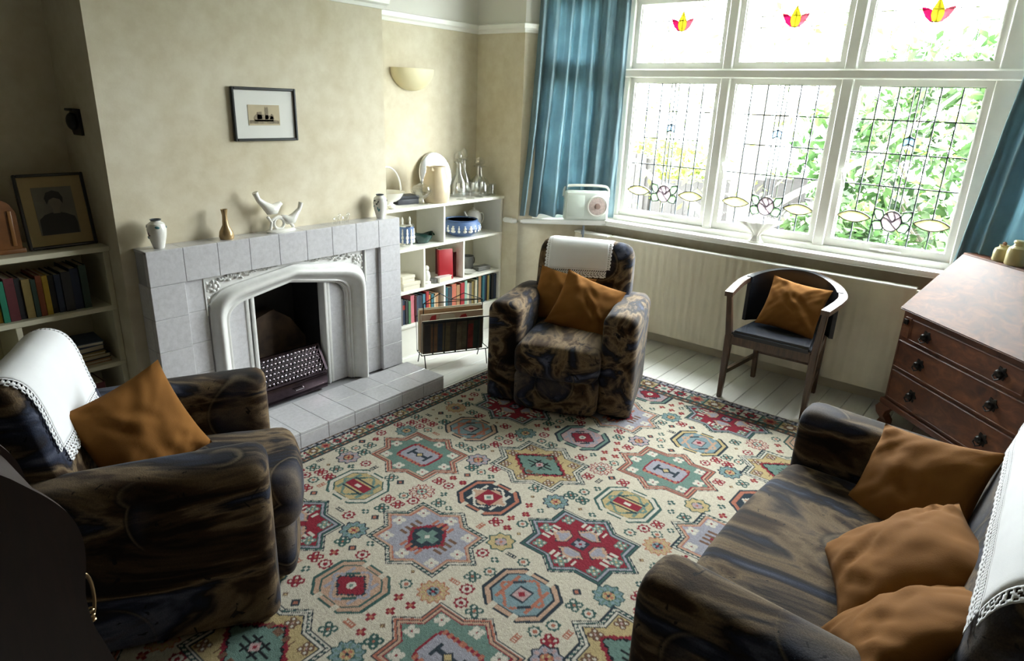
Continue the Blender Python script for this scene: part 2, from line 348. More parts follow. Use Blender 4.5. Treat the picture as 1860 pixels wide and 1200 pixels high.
# ------------------------------------------------------------------ windows
XG = 4.42
def came_box(bm, f, u0, u1, z0, z1, t=.0065, d=.009):
    """lead strip between two points of the light (local u, z)"""
    a = Vector((u0, z0)); b_ = Vector((u1, z1)); dd = (b_ - a).normalized(); n = Vector((-dd.y, dd.x)) * t / 2
    q = [a - n, b_ - n, b_ + n, a + n]; prism(bm, [(p.x, p.y) for p in q], f, -d / 2, d / 2)
def light(win, f, u0, u1, z0, z1, kind, fr=.033):
    """one leaded light; f(u, z, depth) -> xyz, glass spans u0..u1, z0..z1"""
    bm = B()
    for q in ([(u0 - fr, z0 - fr * 1.4), (u0, z0 - fr * 1.4), (u0, z1 + fr), (u0 - fr, z1 + fr)], [(u1, z0 - fr * 1.4), (u1 + fr, z0 - fr * 1.4), (u1 + fr, z1 + fr), (u1, z1 + fr)],
              [(u0, z0 - fr * 1.4), (u1, z0 - fr * 1.4), (u1, z0), (u0, z0)], [(u0, z1), (u1, z1), (u1, z1 + fr), (u0, z1 + fr)]):
        prism(bm, q, f, -.03, .018)
    for q in ([(u0, z0), (u0 + .008, z0 + .008), (u0 + .008, z1 - .008), (u0, z1)], [(u1, z0), (u1 - .008, z0 + .008), (u1 - .008, z1 - .008), (u1, z1)]): prism(bm, q, f, -.016, .016)
    sash = obj('sash', bm, WHITE, win, smooth=0)
    W, Hh = u1 - u0, z1 - z0
    U = lambda a: u0 + a * W
    Z = lambda a: z1 - a * Hh
    cm = B()
    if kind == 'low':
        us = [0, 1 / 6, 1 / 3, .455, .5, .545, 2 / 3, 5 / 6, 1]; rs = [0, .205, .413, .62, .835, 1]
        for i in range(8):
            for j in range(5):
                if j == 4 and i in (3, 4): continue
                bm = B(); a, b_ = us[i], us[i + 1]
                if j == 4 and i == 2: b_ = .5
                if j == 4 and i == 5: a = .5
                prism(bm, [(U(a), Z(rs[j + 1])), (U(b_), Z(rs[j + 1])), (U(b_), Z(rs[j])), (U(a), Z(rs[j]))], f, -.002, .002); obj('pane', bm, PANE, sash, smooth=0)
        for r in rs[1:4]: came_box(cm, f, u0, u1, Z(r), Z(r))
        for a in (1 / 6, 5 / 6): came_box(cm, f, U(a), U(a), z1, Z(.80)); came_box(cm, f, U(a), U(a), Z(.873), z0)
        for a in (1 / 3, 2 / 3): came_box(cm, f, U(a), U(a), z1, z0)
        for a in (.455, .545): came_box(cm, f, U(a), U(a), z1, Z(.775), .005)
        came_box(cm, f, U(.5), U(.5), z1, Z(.765), .0055); came_box(cm, f, U(.5), U(.5), Z(.915), z0)
        for a, b_ in (((0, z0), (0, z1)), ((1, z0), (1, z1))): came_box(cm, f, U(a[0]), U(b_[0]), a[1], b_[1])
        came_box(cm, f, u0, u1, z1, z1)
        def piece(name, pts, m):
            bm = B(); prism(bm, pts, f, -.0075, -.0035); obj(name, bm, m, sash, smooth=0)
            n = len(pts)
            for i in range(n): came_box(cm, f, pts[i][0], pts[(i + 1) % n][0], pts[i][1], pts[(i + 1) % n][1], .0055, .014)
        for ca in (1 / 6 - .005, 5 / 6 + .005):
            pts = []
            for k in range(12):
                s = -1 + 2 * k / 12; pts.append((U(ca) + s * W * .155, Z(.837) + .033 * (1 - s * s) * Hh / .88))
            for k in range(12):
                s = 1 - 2 * k / 12; pts.append((U(ca) + s * W * .155, Z(.837) - .033 * (1 - s * s) * Hh / .88))
            piece('lens_glass', pts, ST_AMB)
        cx, cz, rr = U(.5), Z(.842), .052
        piece('rose_glass', [(cx + rr * math.cos(2 * PI * k / 18), cz + rr * 1.12 * math.sin(2 * PI * k / 18)) for k in range(18)], ST_ROSE)
        for p in ([(-.04, .03), (-.005, -.005), (.015, .02), (.03, .045)], [(-.03, -.04), (.0, -.012), (.005, -.005), (.02, .01), (.045, .02)], [(-.005, -.005), (-.018, .02), (-.005, .05)]):
            for q, w in zip(p[:-1], p[1:]): came_box(cm, f, cx + q[0], cx + w[0], cz + q[1], cz + w[1], .0045, .014)
        for s in (-1, 1):
            piece('leaf_glass', [(cx + s * .045, cz + .03), (cx + s * .055, cz + .058), (cx + s * .095, cz + .066), (cx + s * .10, cz + .045), (cx + s * .083, cz + .008), (cx + s * .058, cz)], ST_GRN)
            piece('leaf_glass', [(cx + s * .056, cz - .004), (cx + s * .085, cz - .002), (cx + s * .10, cz - .02), (cx + s * .085, cz - .06), (cx + s * .045, cz - .055), (cx + s * .036, cz - .043)], ST_GRN)
            piece('chevron_glass', [(cx, Z(.30)), (cx + s * W * .045, Z(.315)), (cx + s * W * .045, Z(.363)), (cx, Z(.345))], ST_BLU)
    else:
        us = [k / 6 for k in range(7)]; rs = [0, .29, .46, 1] if kind == 'up' else [0, .25, .5, .75, 1]
        for i in range(6):
            for j in range(len(rs) - 1):
                bm = B(); prism(bm, [(U(us[i]), Z(rs[j + 1])), (U(us[i + 1]), Z(rs[j + 1])), (U(us[i + 1]), Z(rs[j])), (U(us[i]), Z(rs[j]))], f, -.002, .002); obj('pane', bm, PANE, sash, smooth=0)
        for a in us: came_box(cm, f, U(a), U(a), z1, z0, .0028)
        for r in rs[1:-1]: came_box(cm, f, u0, u1, Z(r), Z(r), .003)
        if kind == 'up':
            cx, cz = U(.5), Z(.29)
            def piece(name, pts, m):
                bm = B(); prism(bm, pts, f, -.0075, -.0035); obj(name, bm, m, sash, smooth=0)
            # the room sees u grow towards the left
            piece('tulip_petal', [(cx - .03, cz - .03), (cx - .022, cz - .055), (cx - .006, cz - .068), (cx + .006, cz - .068), (cx + .022, cz - .055), (cx + .03, cz - .03), (cx + .028, cz), (cx + .014, cz + .03), (cx, cz + .055), (cx - .014, cz + .03), (cx - .028, cz)], ST_YEL)
            for s, m in ((1, ST_RED), (-1, ST_PINK)):
                piece('tulip_petal', [(cx + s * .007, cz - .068), (cx + s * .03, cz - .062), (cx + s * .055, cz - .04), (cx + s * .072, cz - .01), (cx + s * .08, cz + .012), (cx + s * .05, cz + .006), (cx + s * .029, cz - .005), (cx + s * .03, cz - .03), (cx + s * .022, cz - .055)], m)
    obj('lead_lattice', cm, LEAD, sash, smooth=0)
    if kind == 'low':
        bm = B(); z = z0 - fr * .9
        pts = [(u0 + W * .35, z), (u0 + W * .5, z + .004), (u0 + W * .62, z)]
        tube(bm, [f(a, b_, -.045) for a, b_ in pts], .006, 6); box(bm, f(u0 + W * .5, z, -.036), (.02, .05, .018), .003); obj('stay_bar', bm, WHITE, sash)

win1 = sempty('window_1', (0, 0, 0))
fm = lambda u, z, d: (XG + d, u, z)
bm = B()
ZS0, ZS1, ZT0, ZT1, ZH = .887, 1.848, 1.848, 1.899, 2.343
for a, b_ in ((2.485, 2.72), (1.757, 1.818), (1.026, 1.090), (.16, .352)): box2(bm, (4.365, a, .85), (4.475, b_, 2.40), .005, 1)
box2(bm, (4.335, .16, ZT0), (4.475, 2.72, ZT1), .006, 1); box2(bm, (4.35, .16, ZT1 - .012), (4.475, 2.72, ZT1 + .004), .004, 1)
box2(bm, (4.36, .16, .845), (4.475, 2.72, ZS0), .005, 1); box2(bm, (4.36, .16, ZH), (4.475, 2.72, 2.40), .005, 1)
obj('frame', bm, WHITE, win1, smooth=0)
for u0, u1 in ((1.851, 2.452), (1.123, 1.724), (.385, .993)):
    light(win1, fm, u0, u1, .935, 1.815, 'low'); light(win1, fm, u0, u1, 1.945, 2.31, 'up', .03)
def latch(y, z):
    bm = B(); box(bm, (4.372, y, z), (.012, .018, .06), .003); tube(bm, [(4.366, y, z + .02), (4.345, y - .012, z + .012), (4.338, y - .03, z - .04), (4.345, y - .035, z - .075)], .005, 6); obj('casement_catch', bm, WHITE, win1)
latch(1.0, 1.32); latch(1.735, 1.30)
# splayed windows behind the curtains
def splay(name, P, Q, n, flip):
    w = sempty(name); d = Vector((Q[0] - P[0], Q[1] - P[1])); Lg = d.length; d.normalize()
    o = Vector(P) + Vector(n) * .07
    f = lambda u, z, dep: (o.x + d.x * u + n[0] * dep, o.y + d.y * u + n[1] * dep, z)
    bm = B()
    for a, b_ in ((0, .06), (Lg - .085, Lg + .02)): prism(bm, [(a, .85), (b_, .85), (b_, 2.40), (a, 2.40)], f, -.05, .05)
    for a, b_ in ((.845, .887), (1.848, 1.899), (2.343, 2.40)): prism(bm, [(0, a), (Lg, a), (Lg, b_), (0, b_)], f, -.05, .05)
    obj('frame', bm, WHITE, w, smooth=0)
    light(w, f, .095, Lg - .12, .935, 1.815, 'low'); light(w, f, .095, Lg - .12, 1.945, 2.31, 'plain', .03)
splay('window_2', pA, B_, nL, 0); splay('window_3', pD, C_, nR, 1)

# ------------------------------------------------------------------ curtains
def curtain(label, path, z0, z1, flareP, flareQ, folds, seed, into):
    """gathered cloth hung along a plan path; flares spread the hem beyond either end"""
    rnd = random.Random(seed); P = [Vector(p) for p in chaikin(path, 3)]
    acc = [0]
    for a, b_ in zip(P[:-1], P[1:]): acc.append(acc[-1] + (b_ - a).length)
    Lg = acc[-1]
    def at(u):
        if u <= 0: return P[0] + (P[1] - P[0]).normalized() * u, (P[1] - P[0]).normalized()
        for k in range(len(P) - 1):
            if u <= acc[k + 1]: return P[k] + (P[k + 1] - P[k]) * ((u - acc[k]) / (acc[k + 1] - acc[k])), (P[k + 1] - P[k]).normalized()
        d = (P[-1] - P[-2]).normalized(); return P[-1] + d * (u - Lg), d
    N, Mz = 260, 40; bm = B(); rows = []
    edges = [0]
    for k in range(folds): edges.append(edges[-1] + rnd.uniform(.55, 1.5))
    edges = [e / edges[-1] for e in edges]; am = [rnd.uniform(.55, 1.2) for _ in range(folds + 1)]; dr = [rnd.uniform(-.25, .25) for _ in range(folds + 1)]
    for j in range(Mz + 1):
        t = j / Mz; z = z1 + (z0 - z1) * t; row = []
        for i in range(N + 1):
            s = i / N; s2 = s + .018 * math.sin(t * 3 + s * 9 + seed) * t
            k = max(0, min(folds - 1, sum(1 for e in edges[1:-1] if s2 >= e))); fr = max(0, min(1, (s2 - edges[k]) / (edges[k + 1] - edges[k])))
            w = math.sin(PI * fr) ** 1.3 if k % 2 == 0 else -math.sin(PI * fr) ** .8
            grow = .6 + .55 * t + dr[k] * t
            a = .036 * am[k] * w * grow + (.006 * math.sin(s * 95) * (1 - t) ** 3) + .008 * noise.noise(Vector((s * 10, t * 4, seed))) + .004 * noise.noise(Vector((s * 40, t * 9, seed)))
            u = s * Lg - flareP * (1 - s) * t ** 1.5 - flareQ * s * (1 - t)
            p, d = at(u); n = Vector((d.y, -d.x)) * into
            p = p + n * a; row.append(bm.verts.new((p.x, p.y, z + .006 * math.sin(s * 30) * t)))
        rows.append(row)
    for j in range(Mz):
        for i in range(N): bm.faces.new((rows[j][i], rows[j][i + 1], rows[j + 1][i + 1], rows[j + 1][i]))
    o = tag(obj('curtain', bm, CURT, smooth=180), label, 'curtain'); m = o.modifiers.new('thickness', 'SOLIDIFY'); m.thickness = .002
    return o
curtain('blue woven curtain hanging behind the pale portable radio', [(3.865, 2.915), (4.06, 2.79), (4.21, 2.675), (4.315, 2.49)], .875, 2.42, .09, 0, 13, 3, 1)
curtain('blue woven curtain hanging behind the wooden bureau', [(3.86, -.29), (4.06, -.085), (4.225, .085), (4.325, .335)], .875, 2.42, .0, .17, 13, 8, -1)
bm = B(); tube(bm, [(3.84, 2.93, 2.435), (4.22, 2.69, 2.435), (4.32, 2.5, 2.435), (4.32, .38, 2.435), (4.23, .10, 2.435), (3.84, -.30, 2.435)], .010, 8); tag(obj('curtain_rail', bm, WHITE), 'white curtain rail bent along the top of the bay window', 'curtain rail')

# ------------------------------------------------------------------ garden
GRASS = mat('lawn', (.05, .085, .025), .95, var=.3, vscale=5)
struct(obj('ground', bbox((4.7, -14, -.75), (30, 22, -.65)), GRASS, smooth=0))
FENCE = wood_material('fence_board', (.005, .0042, .004), (.009, .0072, .007), (.013, .0105, .010), (14, 14, 1.2), .9, 0)
def fence(label, x0, y0, x1, y1, n, h, lower=0):
    t = thing('garden_fence', label, 'fence', (x0, y0, -.65)); d = Vector((x1 - x0, y1 - y0)); L_ = d.length; a = math.atan2(d.y, d.x); t.rotation_euler[2] = a
    for k in range(n):
        w = L_ / n; obj('fence_board', bbox((k * w + .004, -.012, 0), ((k + 1) * w - .004, .012, h - lower * k / n + .01 * (k % 2))), FENCE, t, smooth=0)
    for k in range(3): obj('fence_post', bbox((L_ * k / 2 - .05, .014, 0), (L_ * k / 2 + .05, .10, h - .02)), FENCE, t, smooth=0)
    return t
fence('dark tall fence panel at the left edge of the window view', 7.0, 4.9, 7.0, 3.66, 9, 1.80)
fence('dark lower fence running on behind the tree trunk', 7.05, 3.60, 7.05, 1.9, 12, 1.52, -.18)
def leaf_mat(name, cs, tr=.35):
    m, nt, b = new_mat(name); oi = nt.nodes.new('ShaderNodeTexNoise'); oi.inputs['Scale'].default_value = 3.5; nt.links.new(coords(nt), oi.inputs['Vector'])
    c = ramp(nt, oi.outputs['Fac'], [(.3, cs[0]), (.5, cs[1]), (.7, cs[2])]); nt.links.new(c, b.inputs['Base Color']); b.inputs['Roughness'].default_value = .45
    t = nt.nodes.new('ShaderNodeBsdfTranslucent'); nt.links.new(c, t.inputs['Color']); x = nt.nodes.new('ShaderNodeMixShader'); x.inputs[0].default_value = tr
    nt.links.new(b.outputs[0], x.inputs[1]); nt.links.new(t.outputs[0], x.inputs[2]); nt.links.new(x.outputs[0], nt.nodes['Material Output'].inputs['Surface']); return m
LEAF1 = leaf_mat('laurel_leaf', [(.010, .026, .008), (.026, .060, .016), (.065, .115, .035)])
LEAF2 = leaf_mat('yellow_green_leaf', [(.05, .08, .012), (.10, .135, .02), (.16, .19, .035)])
BARK = mat('pale_bark', (.11, .095, .07), .9, var=.3, vscale=18, bmp=.4, bscale=40)
def leaves(n, fpos, size, seed):
    rnd = np.random.default_rng(seed); V = np.zeros((n * 4, 3)); 
    c = np.array([fpos(rnd) for _ in range(n)]); nrm = rnd.normal(size=(n, 3)); nrm[:, 2] += .8; nrm /= np.linalg.norm(nrm, axis=1)[:, None]
    a = np.cross(nrm, rnd.normal(size=(n, 3))); a /= np.linalg.norm(a, axis=1)[:, None]; b_ = np.cross(nrm, a)
    s = size * rnd.uniform(.6, 1.3, n)[:, None]
    V[0::4] = c - a * s; V[1::4] = c + b_ * s * .42 + nrm * s * .12; V[2::4] = c + a * s; V[3::4] = c - b_ * s * .42 + nrm * s * .12
    me = bpy.data.meshes.new('foliage'); me.vertices.add(n * 4); me.vertices.foreach_set('co', V.ravel()); me.loops.add(n * 4); me.polygons.add(n)
    me.loops.foreach_set('vertex_index', np.arange(n * 4)); me.polygons.foreach_set('loop_start', np.arange(n) * 4); me.polygons.foreach_set('loop_total', np.full(n, 4)); me.update(); me.validate(); return me
def bush(label, cat, c, r, n, size, m, seed, stems=5):
    t = thing('garden_bush', label, cat, (c[0], c[1], -.65), 0, 'shrubs outside the window')
    h = c[2] + .65
    def fp(rnd):
        v = rnd.normal(size=3); v /= np.linalg.norm(v); q = rnd.uniform(.45, 1.0) ** .6
        return (v[0] * r[0] * q, v[1] * r[1] * q, h + v[2] * r[2] * q)
    me = leaves(n, fp, size, seed); me.materials.append(m); o = meshobj('foliage', me, m, t)
    rnd = random.Random(seed)
    for k in range(stems):
        bm = B(); e = (rnd.uniform(-1, 1) * r[0] * .7, rnd.uniform(-1, 1) * r[1] * .7, h + rnd.uniform(0, .6) * r[2])
        tube(bm, [(e[0] * .1, e[1] * .1, 0), (e[0] * .4, e[1] * .3, e[2] * .5), e], [.03, .02, .008], 6); obj('stem', bm, BARK, t)
    return t
bush('large green laurel hedge filling the right-hand window', 'bush', (8.4, .6, .9), (1.1, 2.0, 1.7), 9000, .085, LEAF1, 1, 9)
bush('dark green shrub below the centre window beside the tree trunk', 'bush', (6.55, 1.45, .25), (.4, .65, .7), 2600, .06, LEAF1, 2)
bush('low leafy shrub at the foot of the right-hand window', 'bush', (6.5, .35, .2), (.4, .6, .55), 2600, .055, LEAF1, 3)
bush('yellow-green shrub rising above the dark fence', 'bush', (8.2, 4.0, .8), (.6, .75, .5), 1900, .06, LEAF2, 4)
t = thing('garden_tree', 'pale leaning tree trunk with bare branches outside the centre window', 'tree', (6.35, 2.22, -.65))
bm = B(); tube(bm, [(0, 0, 0), (.0, .03, .9), (.05, .10, 1.6), (.1, .02, 2.2), (.2, .15, 3.1), (.3, .1, 4.2)], [.15, .13, .11, .09, .06, .03], 10); obj('trunk', bm, BARK, t)
rnd = random.Random(5)
for p in ([(0, .05, 1.0), (-.2, .5, 1.5), (-.2, 1.0, 1.65), (-.1, 1.5, 2.1)], [(0, .05, 1.2), (-.2, -.4, 1.6), (-.1, -.9, 1.9), (0, -1.5, 2.5)], [(.05, .1, 1.6), (.2, .6, 2.3), (.3, 1.1, 2.9)], [(.05, .1, 1.9), (-.1, -.5, 2.6), (0, -1.1, 3.4)], [(0, .04, 1.05), (-.3, .3, 1.0), (-.4, .6, 1.15)], [(0, .0, .8), (-.3, -.5, 1.25), (-.3, -.9, 1.3)], [(.1, .05, 2.2), (.1, -.7, 2.5), (.2, -1.3, 2.6)], [(.1, .05, 2.3), (.1, .8, 2.5), (.2, 1.5, 2.6)]):
    bm = B(); tube(bm, chaikin(p, 2), [.045 - .035 * i / 12 for i in range(13)] if len(p) == 4 else .022, 6); obj('branch', bm, BARK, t)
def fp(r_): 
    a = r_.uniform(-1.9, 1.9); return (r_.uniform(-.6, .8), a, 1.9 + r_.uniform(-.5, 1.6) - .1 * abs(a))
me = leaves(900, fp, .05, 9); me.materials.append(LEAF2); meshobj('foliage', me, LEAF2, t)
# ------------------------------------------------------------------ fireplace
FX, FY, HZ = 1.8725, 2.90, .09
fp = thing('fireplace', 'grey tiled fireplace surround with a pale moulded arch', 'fireplace', (FX, 0, 0))
X0, X1 = -.7085, .7085; RY = FY + .022
bm = B()  # mortar core around the arch opening
for a, b_ in (((X0 + .004, FY + .004, HZ), (X0 + .1485, 3.0165, .992)), ((X1 - .1485, FY + .004, HZ), (X1 - .004, 3.0165, .992)), ((X0 + .149, FY + .004, .845), (X1 - .149, 3.0165, .992)), ((X0 + .149, RY + .006, HZ), (-.456, 3.0165, .8445)), ((.456, RY + .006, HZ), (X1 - .149, 3.0165, .8445))): box2(bm, a, b_)
obj('core', bm, GROUT, fp, smooth=0)
def tile(a, b_, m=TILE, r=.0016, p=fp, name='tile'): return obj(name, bbox(a, b_, r, 1), m, p, smooth=30)
TW = 1.417 / 9; g = .0006
for k in range(9):
    a, b_ = X0 + k * TW + g, X0 + (k + 1) * TW - g
    tile((a, FY, .844), (b_, FY + .03, .996)); tile((a, FY + .001, .985), (b_, 3.0165, .998))
zs = [HZ + (.842 - HZ) * k / 5 for k in range(6)]
for k in range(5):
    z0, z1 = zs[k] + g, zs[k + 1] - g
    tile((X0, FY, z0), (X0 + .149, FY + .03, z1)); tile((X1 - .149, FY, z0), (X1, FY + .03, z1))
    tile((X0 - .0005, FY + .031, z0), (X0 + .02, 3.0165, z1)); tile((X1 - .02, FY + .031, z0), (X1 + .0005, 3.0165, z1))
    tile((X0 + .151, RY, z0), (X0 + .246, RY + .03, z1)); tile((X1 - .246, RY, z0), (X1 - .151, RY + .03, z1))
def arch(xo, zs_, xc, zc, za, n=10):
    h = [(-xo, HZ)] + [(-xo, HZ + (zs_ - HZ) * k / 4) for k in range(1, 4)]
    sl = (za - zc) / xc
    P0, P2 = Vector((-xo, zs_)), Vector((-xc, zc)); P1 = Vector((-xo, zc - sl * (xo - xc)))
    for k in range(n + 1): s = k / n; p = P0 * (1 - s) ** 2 + P1 * 2 * s * (1 - s) + P2 * s * s; h.append((p.x, p.y))
    for k in range(1, 6): s = k / 6; h.append((-xc * (1 - s), zc + (za - zc) * s))
    return h + [(0, za)] + [(-x, z) for x, z in h[::-1]]
AO = arch(.4555, .655, .32, .785, .830); AI = arch(.372, .60, .27, .703, .752); AJ = arch(.345, .585, .25, .683, .728)
def ribbon(A1, A2, prof):
    bm = B(); secs = []
    for (x0, z0), (x1, z1) in zip(A1, A2): secs.append([(x0 + (x1 - x0) * s, y_, z0 + (z1 - z0) * s) for s, y_ in prof])
    loft(bm, secs); return bm
roll = [(0, RY + .02), (0, RY - .006), (.08, RY - .010)] + [(.12 + .68 * k / 10, RY - .010 - .034 * math.sin(PI * (k / 10) ** .85) ** .8) for k in range(1, 10)] + [(.84, RY - .002), (.92, RY + .004), (1, RY + .010), (1, RY + .05)]
obj('arch_moulding', ribbon(AO, AI, roll), TILEW, fp, smooth=40)
obj('inner_moulding', ribbon(AI, AJ, [(0, RY + .06), (0, RY + .012), (.35, RY + .010), (.4, RY + .022), (.75, RY + .022), (.8, RY + .034), (1, RY + .036), (1, RY + .09)]), TILEW, fp, smooth=40)
# spandrels with carved roses
for s in (-1, 1):
    pts = [(x, z) for x, z in AO if (x * s >= -.0001 and z > .60)]
    pts = sorted(pts, key=lambda p: abs(p[0]) * 10 - p[1])
    poly = pts + [(s * .4615, pts[-1][1]), (s * .4615, .842), (0, .842)]
    bm = B(); prism(bm, poly, XZ, RY + .012, RY + .04); obj('spandrel', bm, TILEW, fp, smooth=0)
    bm = B(); rnd = random.Random(3)
    def blob(x, z, r, h=.010, q=.8): 
        m_ = Matrix.Translation((x, RY + .012, z)) @ Matrix.Rotation(rnd.uniform(0, 3), 4, 'Y') @ Matrix.Diagonal((r, h, r * q, 1)); bmesh.ops.create_uvsphere(bm, u_segments=8, v_segments=6, radius=1, matrix=m_)
    cx, cz = s * .415, .79
    blob(cx, cz, .014, .016, 1)
    for k in range(7): a = 2 * PI * k / 7; blob(cx + .021 * math.cos(a), cz + .021 * math.sin(a), .012, .013, .7)
    for k in range(6): blob(s * .447, .81 - .035 * k, .009, .008)
    for k in range(34):
        q = k / 34; x = .385 - .31 * q; top = .836; bot = .79 + .045 * q; blob(s * x, rnd.uniform(bot, top), .013 * (1 - q * .55), .014, .55)
    obj('carved_relief', bm, TILEW, fp, smooth=60)
    bm = B(); box2(bm, (s * .4615, RY - .004, .66), (s * .4675, RY + .02, .842)); obj('edge_bead', bm, TILEW, fp, smooth=0)
# jamb slips beside the fire opening
for s in (-1, 1):
    bm = B(); poly = [(s * .346, HZ), (s * .235, HZ), (s * .235, .688), (s * .27, .682), (s * .31, .655), (s * .346, .60)]; prism(bm, poly, XZ, RY + .05, RY + .11); obj('jamb_slip', bm, TILE, fp, smooth=0)
    for k, x in enumerate((.205, .23, .25)):
        bm = B(); box2(bm, (s * x, RY + .035 + .008 * k, HZ), (s * (x + .019), RY + .10, .695 - .003 * k), .006, 2); obj('flute', bm, TILEW, fp)
SOOT = mat('sooty_iron', (.012, .012, .014), .55, var=.4, vscale=14)
BRICK = mat('scorched_fire_brick', (.055, .032, .018), .8, var=.6, vscale=9)
bm = B()
for a, b_ in (((-.23, 3.28, HZ), (.23, 3.30, .80)), ((-.25, RY + .10, HZ), (-.215, 3.30, .80)), ((.215, RY + .10, HZ), (.25, 3.30, .80)), ((-.25, RY + .11, .76), (.25, 3.30, .79)), ((-.25, RY + .10, HZ - .01), (.25, 3.30, HZ + .004))): box2(bm, a, b_)
obj('fire_box', bm, SOOT, fp, smooth=0)
bm = B(); prism(bm, [(-.21, HZ), (.21, HZ), (.21, .33), (.12, .46), (.02, .53), (-.08, .50), (-.21, .41)], XZ, 3.17, 3.26)
obj('fire_back', bm, BRICK, fp, smooth=0)

hearth = thing('hearth', 'raised grey tiled hearth slab in front of the fireplace', 'hearth', (FX, 0, 0))
HX0, HX1 = -.7455, .7455
obj('slab', bbox((HX0 + .012, 2.583, 0), (HX1 - .012, FY + .11, HZ - .012)), GROUT, hearth, smooth=0)
hw = (HX1 - HX0) / 9
for k in range(9):
    a, b_ = HX0 + k * hw + g, HX0 + (k + 1) * hw - g
    for y0, y1 in ((2.575, 2.735), (2.735, 2.8965)): tile((a, y0 + g, HZ - .014), (b_, y1 - g, HZ), p=hearth)
    tile((a, 2.575, .001), (b_, 2.589, HZ - .0155), p=hearth)
for y0, y1 in ((2.59, 2.735), (2.735, 2.8965)):
    for s in (-1, 1): tile((s * .7455, y0 + g, .001), (s * .732, y1 - g, HZ - .0155), p=hearth)

# electric/gas fire with pierced chrome front
gf = thing('gas_fire', 'inset fire with pierced chrome lattice front on the hearth', 'fire', (FX - .018, 2.955, HZ))
CHROME = mat('iridescent_chrome', (.50, .46, .52), .16, metal=1, var=.3, vscale=30)
DKCHROME = mat('dark_tarnished_chrome', (.09, .065, .075), .22, metal=1, var=.5, vscale=9)
w = .195
bm = B(); prism(bm, [(-.015, .001), (.10, .001), (.10, .22), (.065, .228), (-.005, .105), (-.015, .095)], lambda a, b_, c: (c, a, b_), -w + .008, w - .008); obj('casing', bm, SOOT, gf, smooth=0)
bm = B(); box2(bm, (-w, -.028, .004), (w, -.008, .092), .008, 2); obj('ash_pan_front', bm, DKCHROME, gf)
bm = B(); tube(bm, [(-.025, -.03, .06), (-.025, -.045, .055), (.025, -.045, .055), (.025, -.03, .06)], .004, 6); obj('handle', bm, CHROME, gf)
e0 = Vector((0, -.012, .10)); e1 = Vector((0, .062, .238)); ed = (e1 - e0); en = Vector((0, -ed.z, ed.y)).normalized()
bm = B(); strip(bm, [(-w, e0.y, e0.z), (w, e0.y, e0.z)], .02, .012); strip(bm, [(-w, e1.y, e1.z), (w, e1.y, e1.z)], .02, .012)
for s in (-1, 1): strip(bm, [Vector((s * w, 0, 0)) + e0, Vector((s * w, 0, 0)) + e1], .014, .02)
obj('grille_frame', bm, DKCHROME, gf, smooth=0)
bm = B(); nn = 20
for k in range(-8, nn):
    for sgn in (1,):
        x0 = -w + k * 2 * w / nn * 1.0; x1 = x0 + .11
        a, b_ = Vector((x0, 0, 0)) + e0, Vector((x1, 0, 0)) + e1
        def clip(p, q):
            d_ = q - p; t0, t1 = 0, 1
            if d_.x: 
                t0 = max(t0, (-w - p.x) / d_.x); t1 = min(t1, (w - p.x) / d_.x)
            return (p + d_ * t0, p + d_ * t1) if t1 > t0 + .02 else None
        cl = clip(a, b_)
        if cl: strip(bm, [cl[0] + en * .004, cl[1] + en * .004], .004, .004, en)
for k in range(1, 6):
    c = e0 + ed * (k / 6.2); strip(bm, [(-w, c.y, c.z), (w, c.y, c.z)], .004, .006, en)
obj('lattice', bm, DKCHROME, gf, smooth=0)
bm = B(); r2 = random.Random(2)
for k in range(6):
    for j in range(15):
        c = e0 + ed * ((k + .5) / 6.2); x = -w + .016 + j * (2 * w - .03) / 15 + (k % 2) * .011
        if x < w - .01: bmesh.ops.create_uvsphere(bm, u_segments=6, v_segments=4, radius=1, matrix=Matrix.Translation(Vector((x, c.y, c.z)) + en * .003) @ Matrix.Rotation(.5, 4, 'Y') @ Matrix.Diagonal((.0105, .006, .0065, 1)))
o = obj('pierced_beads', bm, CHROME, gf, smooth=60); o['kind'] = 'stuff'

# ------------------------------------------------------------------ bay radiator
RADM = mat('radiator_cream_enamel', (.68, .63, .50), .4, var=.04)
rad = thing('radiator', 'long cream panel radiator bent to follow the bay window', 'radiator', (4.19, 1.44, .113))
def rad_panel(P, Q, n_ribs):
    P, Q = Vector(P), Vector(Q); d = Q - P; L_ = d.length; d.normalize(); nrm = Vector((-d.y, d.x)); bm = B(); secs = []
    N = n_ribs * 6
    for i in range(N + 1):
        s = i / N; e = .006 * (math.cos(2 * PI * s * n_ribs) * .5 + .5)
        p = P + d * (s * L_); prof = []
        for o_, z in ((.0, 0), (.002, .0), (e + .002, .035), (e + .002, .60), (.002, .634), (-.006, .637)): prof.append((p.x + nrm.x * o_, p.y + nrm.y * o_, z))
        for o_, z in ((-.045, .637), (-.045, 0)): prof.append((p.x + nrm.x * o_, p.y + nrm.y * o_, z))
        secs.append(prof)
    loft(bm, secs); return bm
R0, R1, R2, R3 = (-.03, 1.30), (0, .985), (0, -.985), (-.16, -1.12)
obj('panel', rad_panel(R2, R1, 36), RADM, rad, smooth=50)
obj('end_panel', rad_panel(R1, (.00 - .035, 1.27), 5), RADM, rad, smooth=50)
obj('end_panel', rad_panel((-.16, -1.13), R2, 4), RADM, rad, smooth=50)
bm = B(); box2(bm, (-.005, -.985, .634), (.05, .985, .645), .003, 1); obj('top_grille', bm, WHITE, rad)
bm = B(); box2(bm, (-.03, .995, .634), (.04, 1.285, .646), .003, 1); obj('top_grille', bm, WHITE, rad)
for yy in (-.7, .7): bm = B(); box2(bm, (.045, yy - .02, .1), (.148, yy + .02, .5)); obj('wall_bracket', bm, RADM, rad, smooth=0)
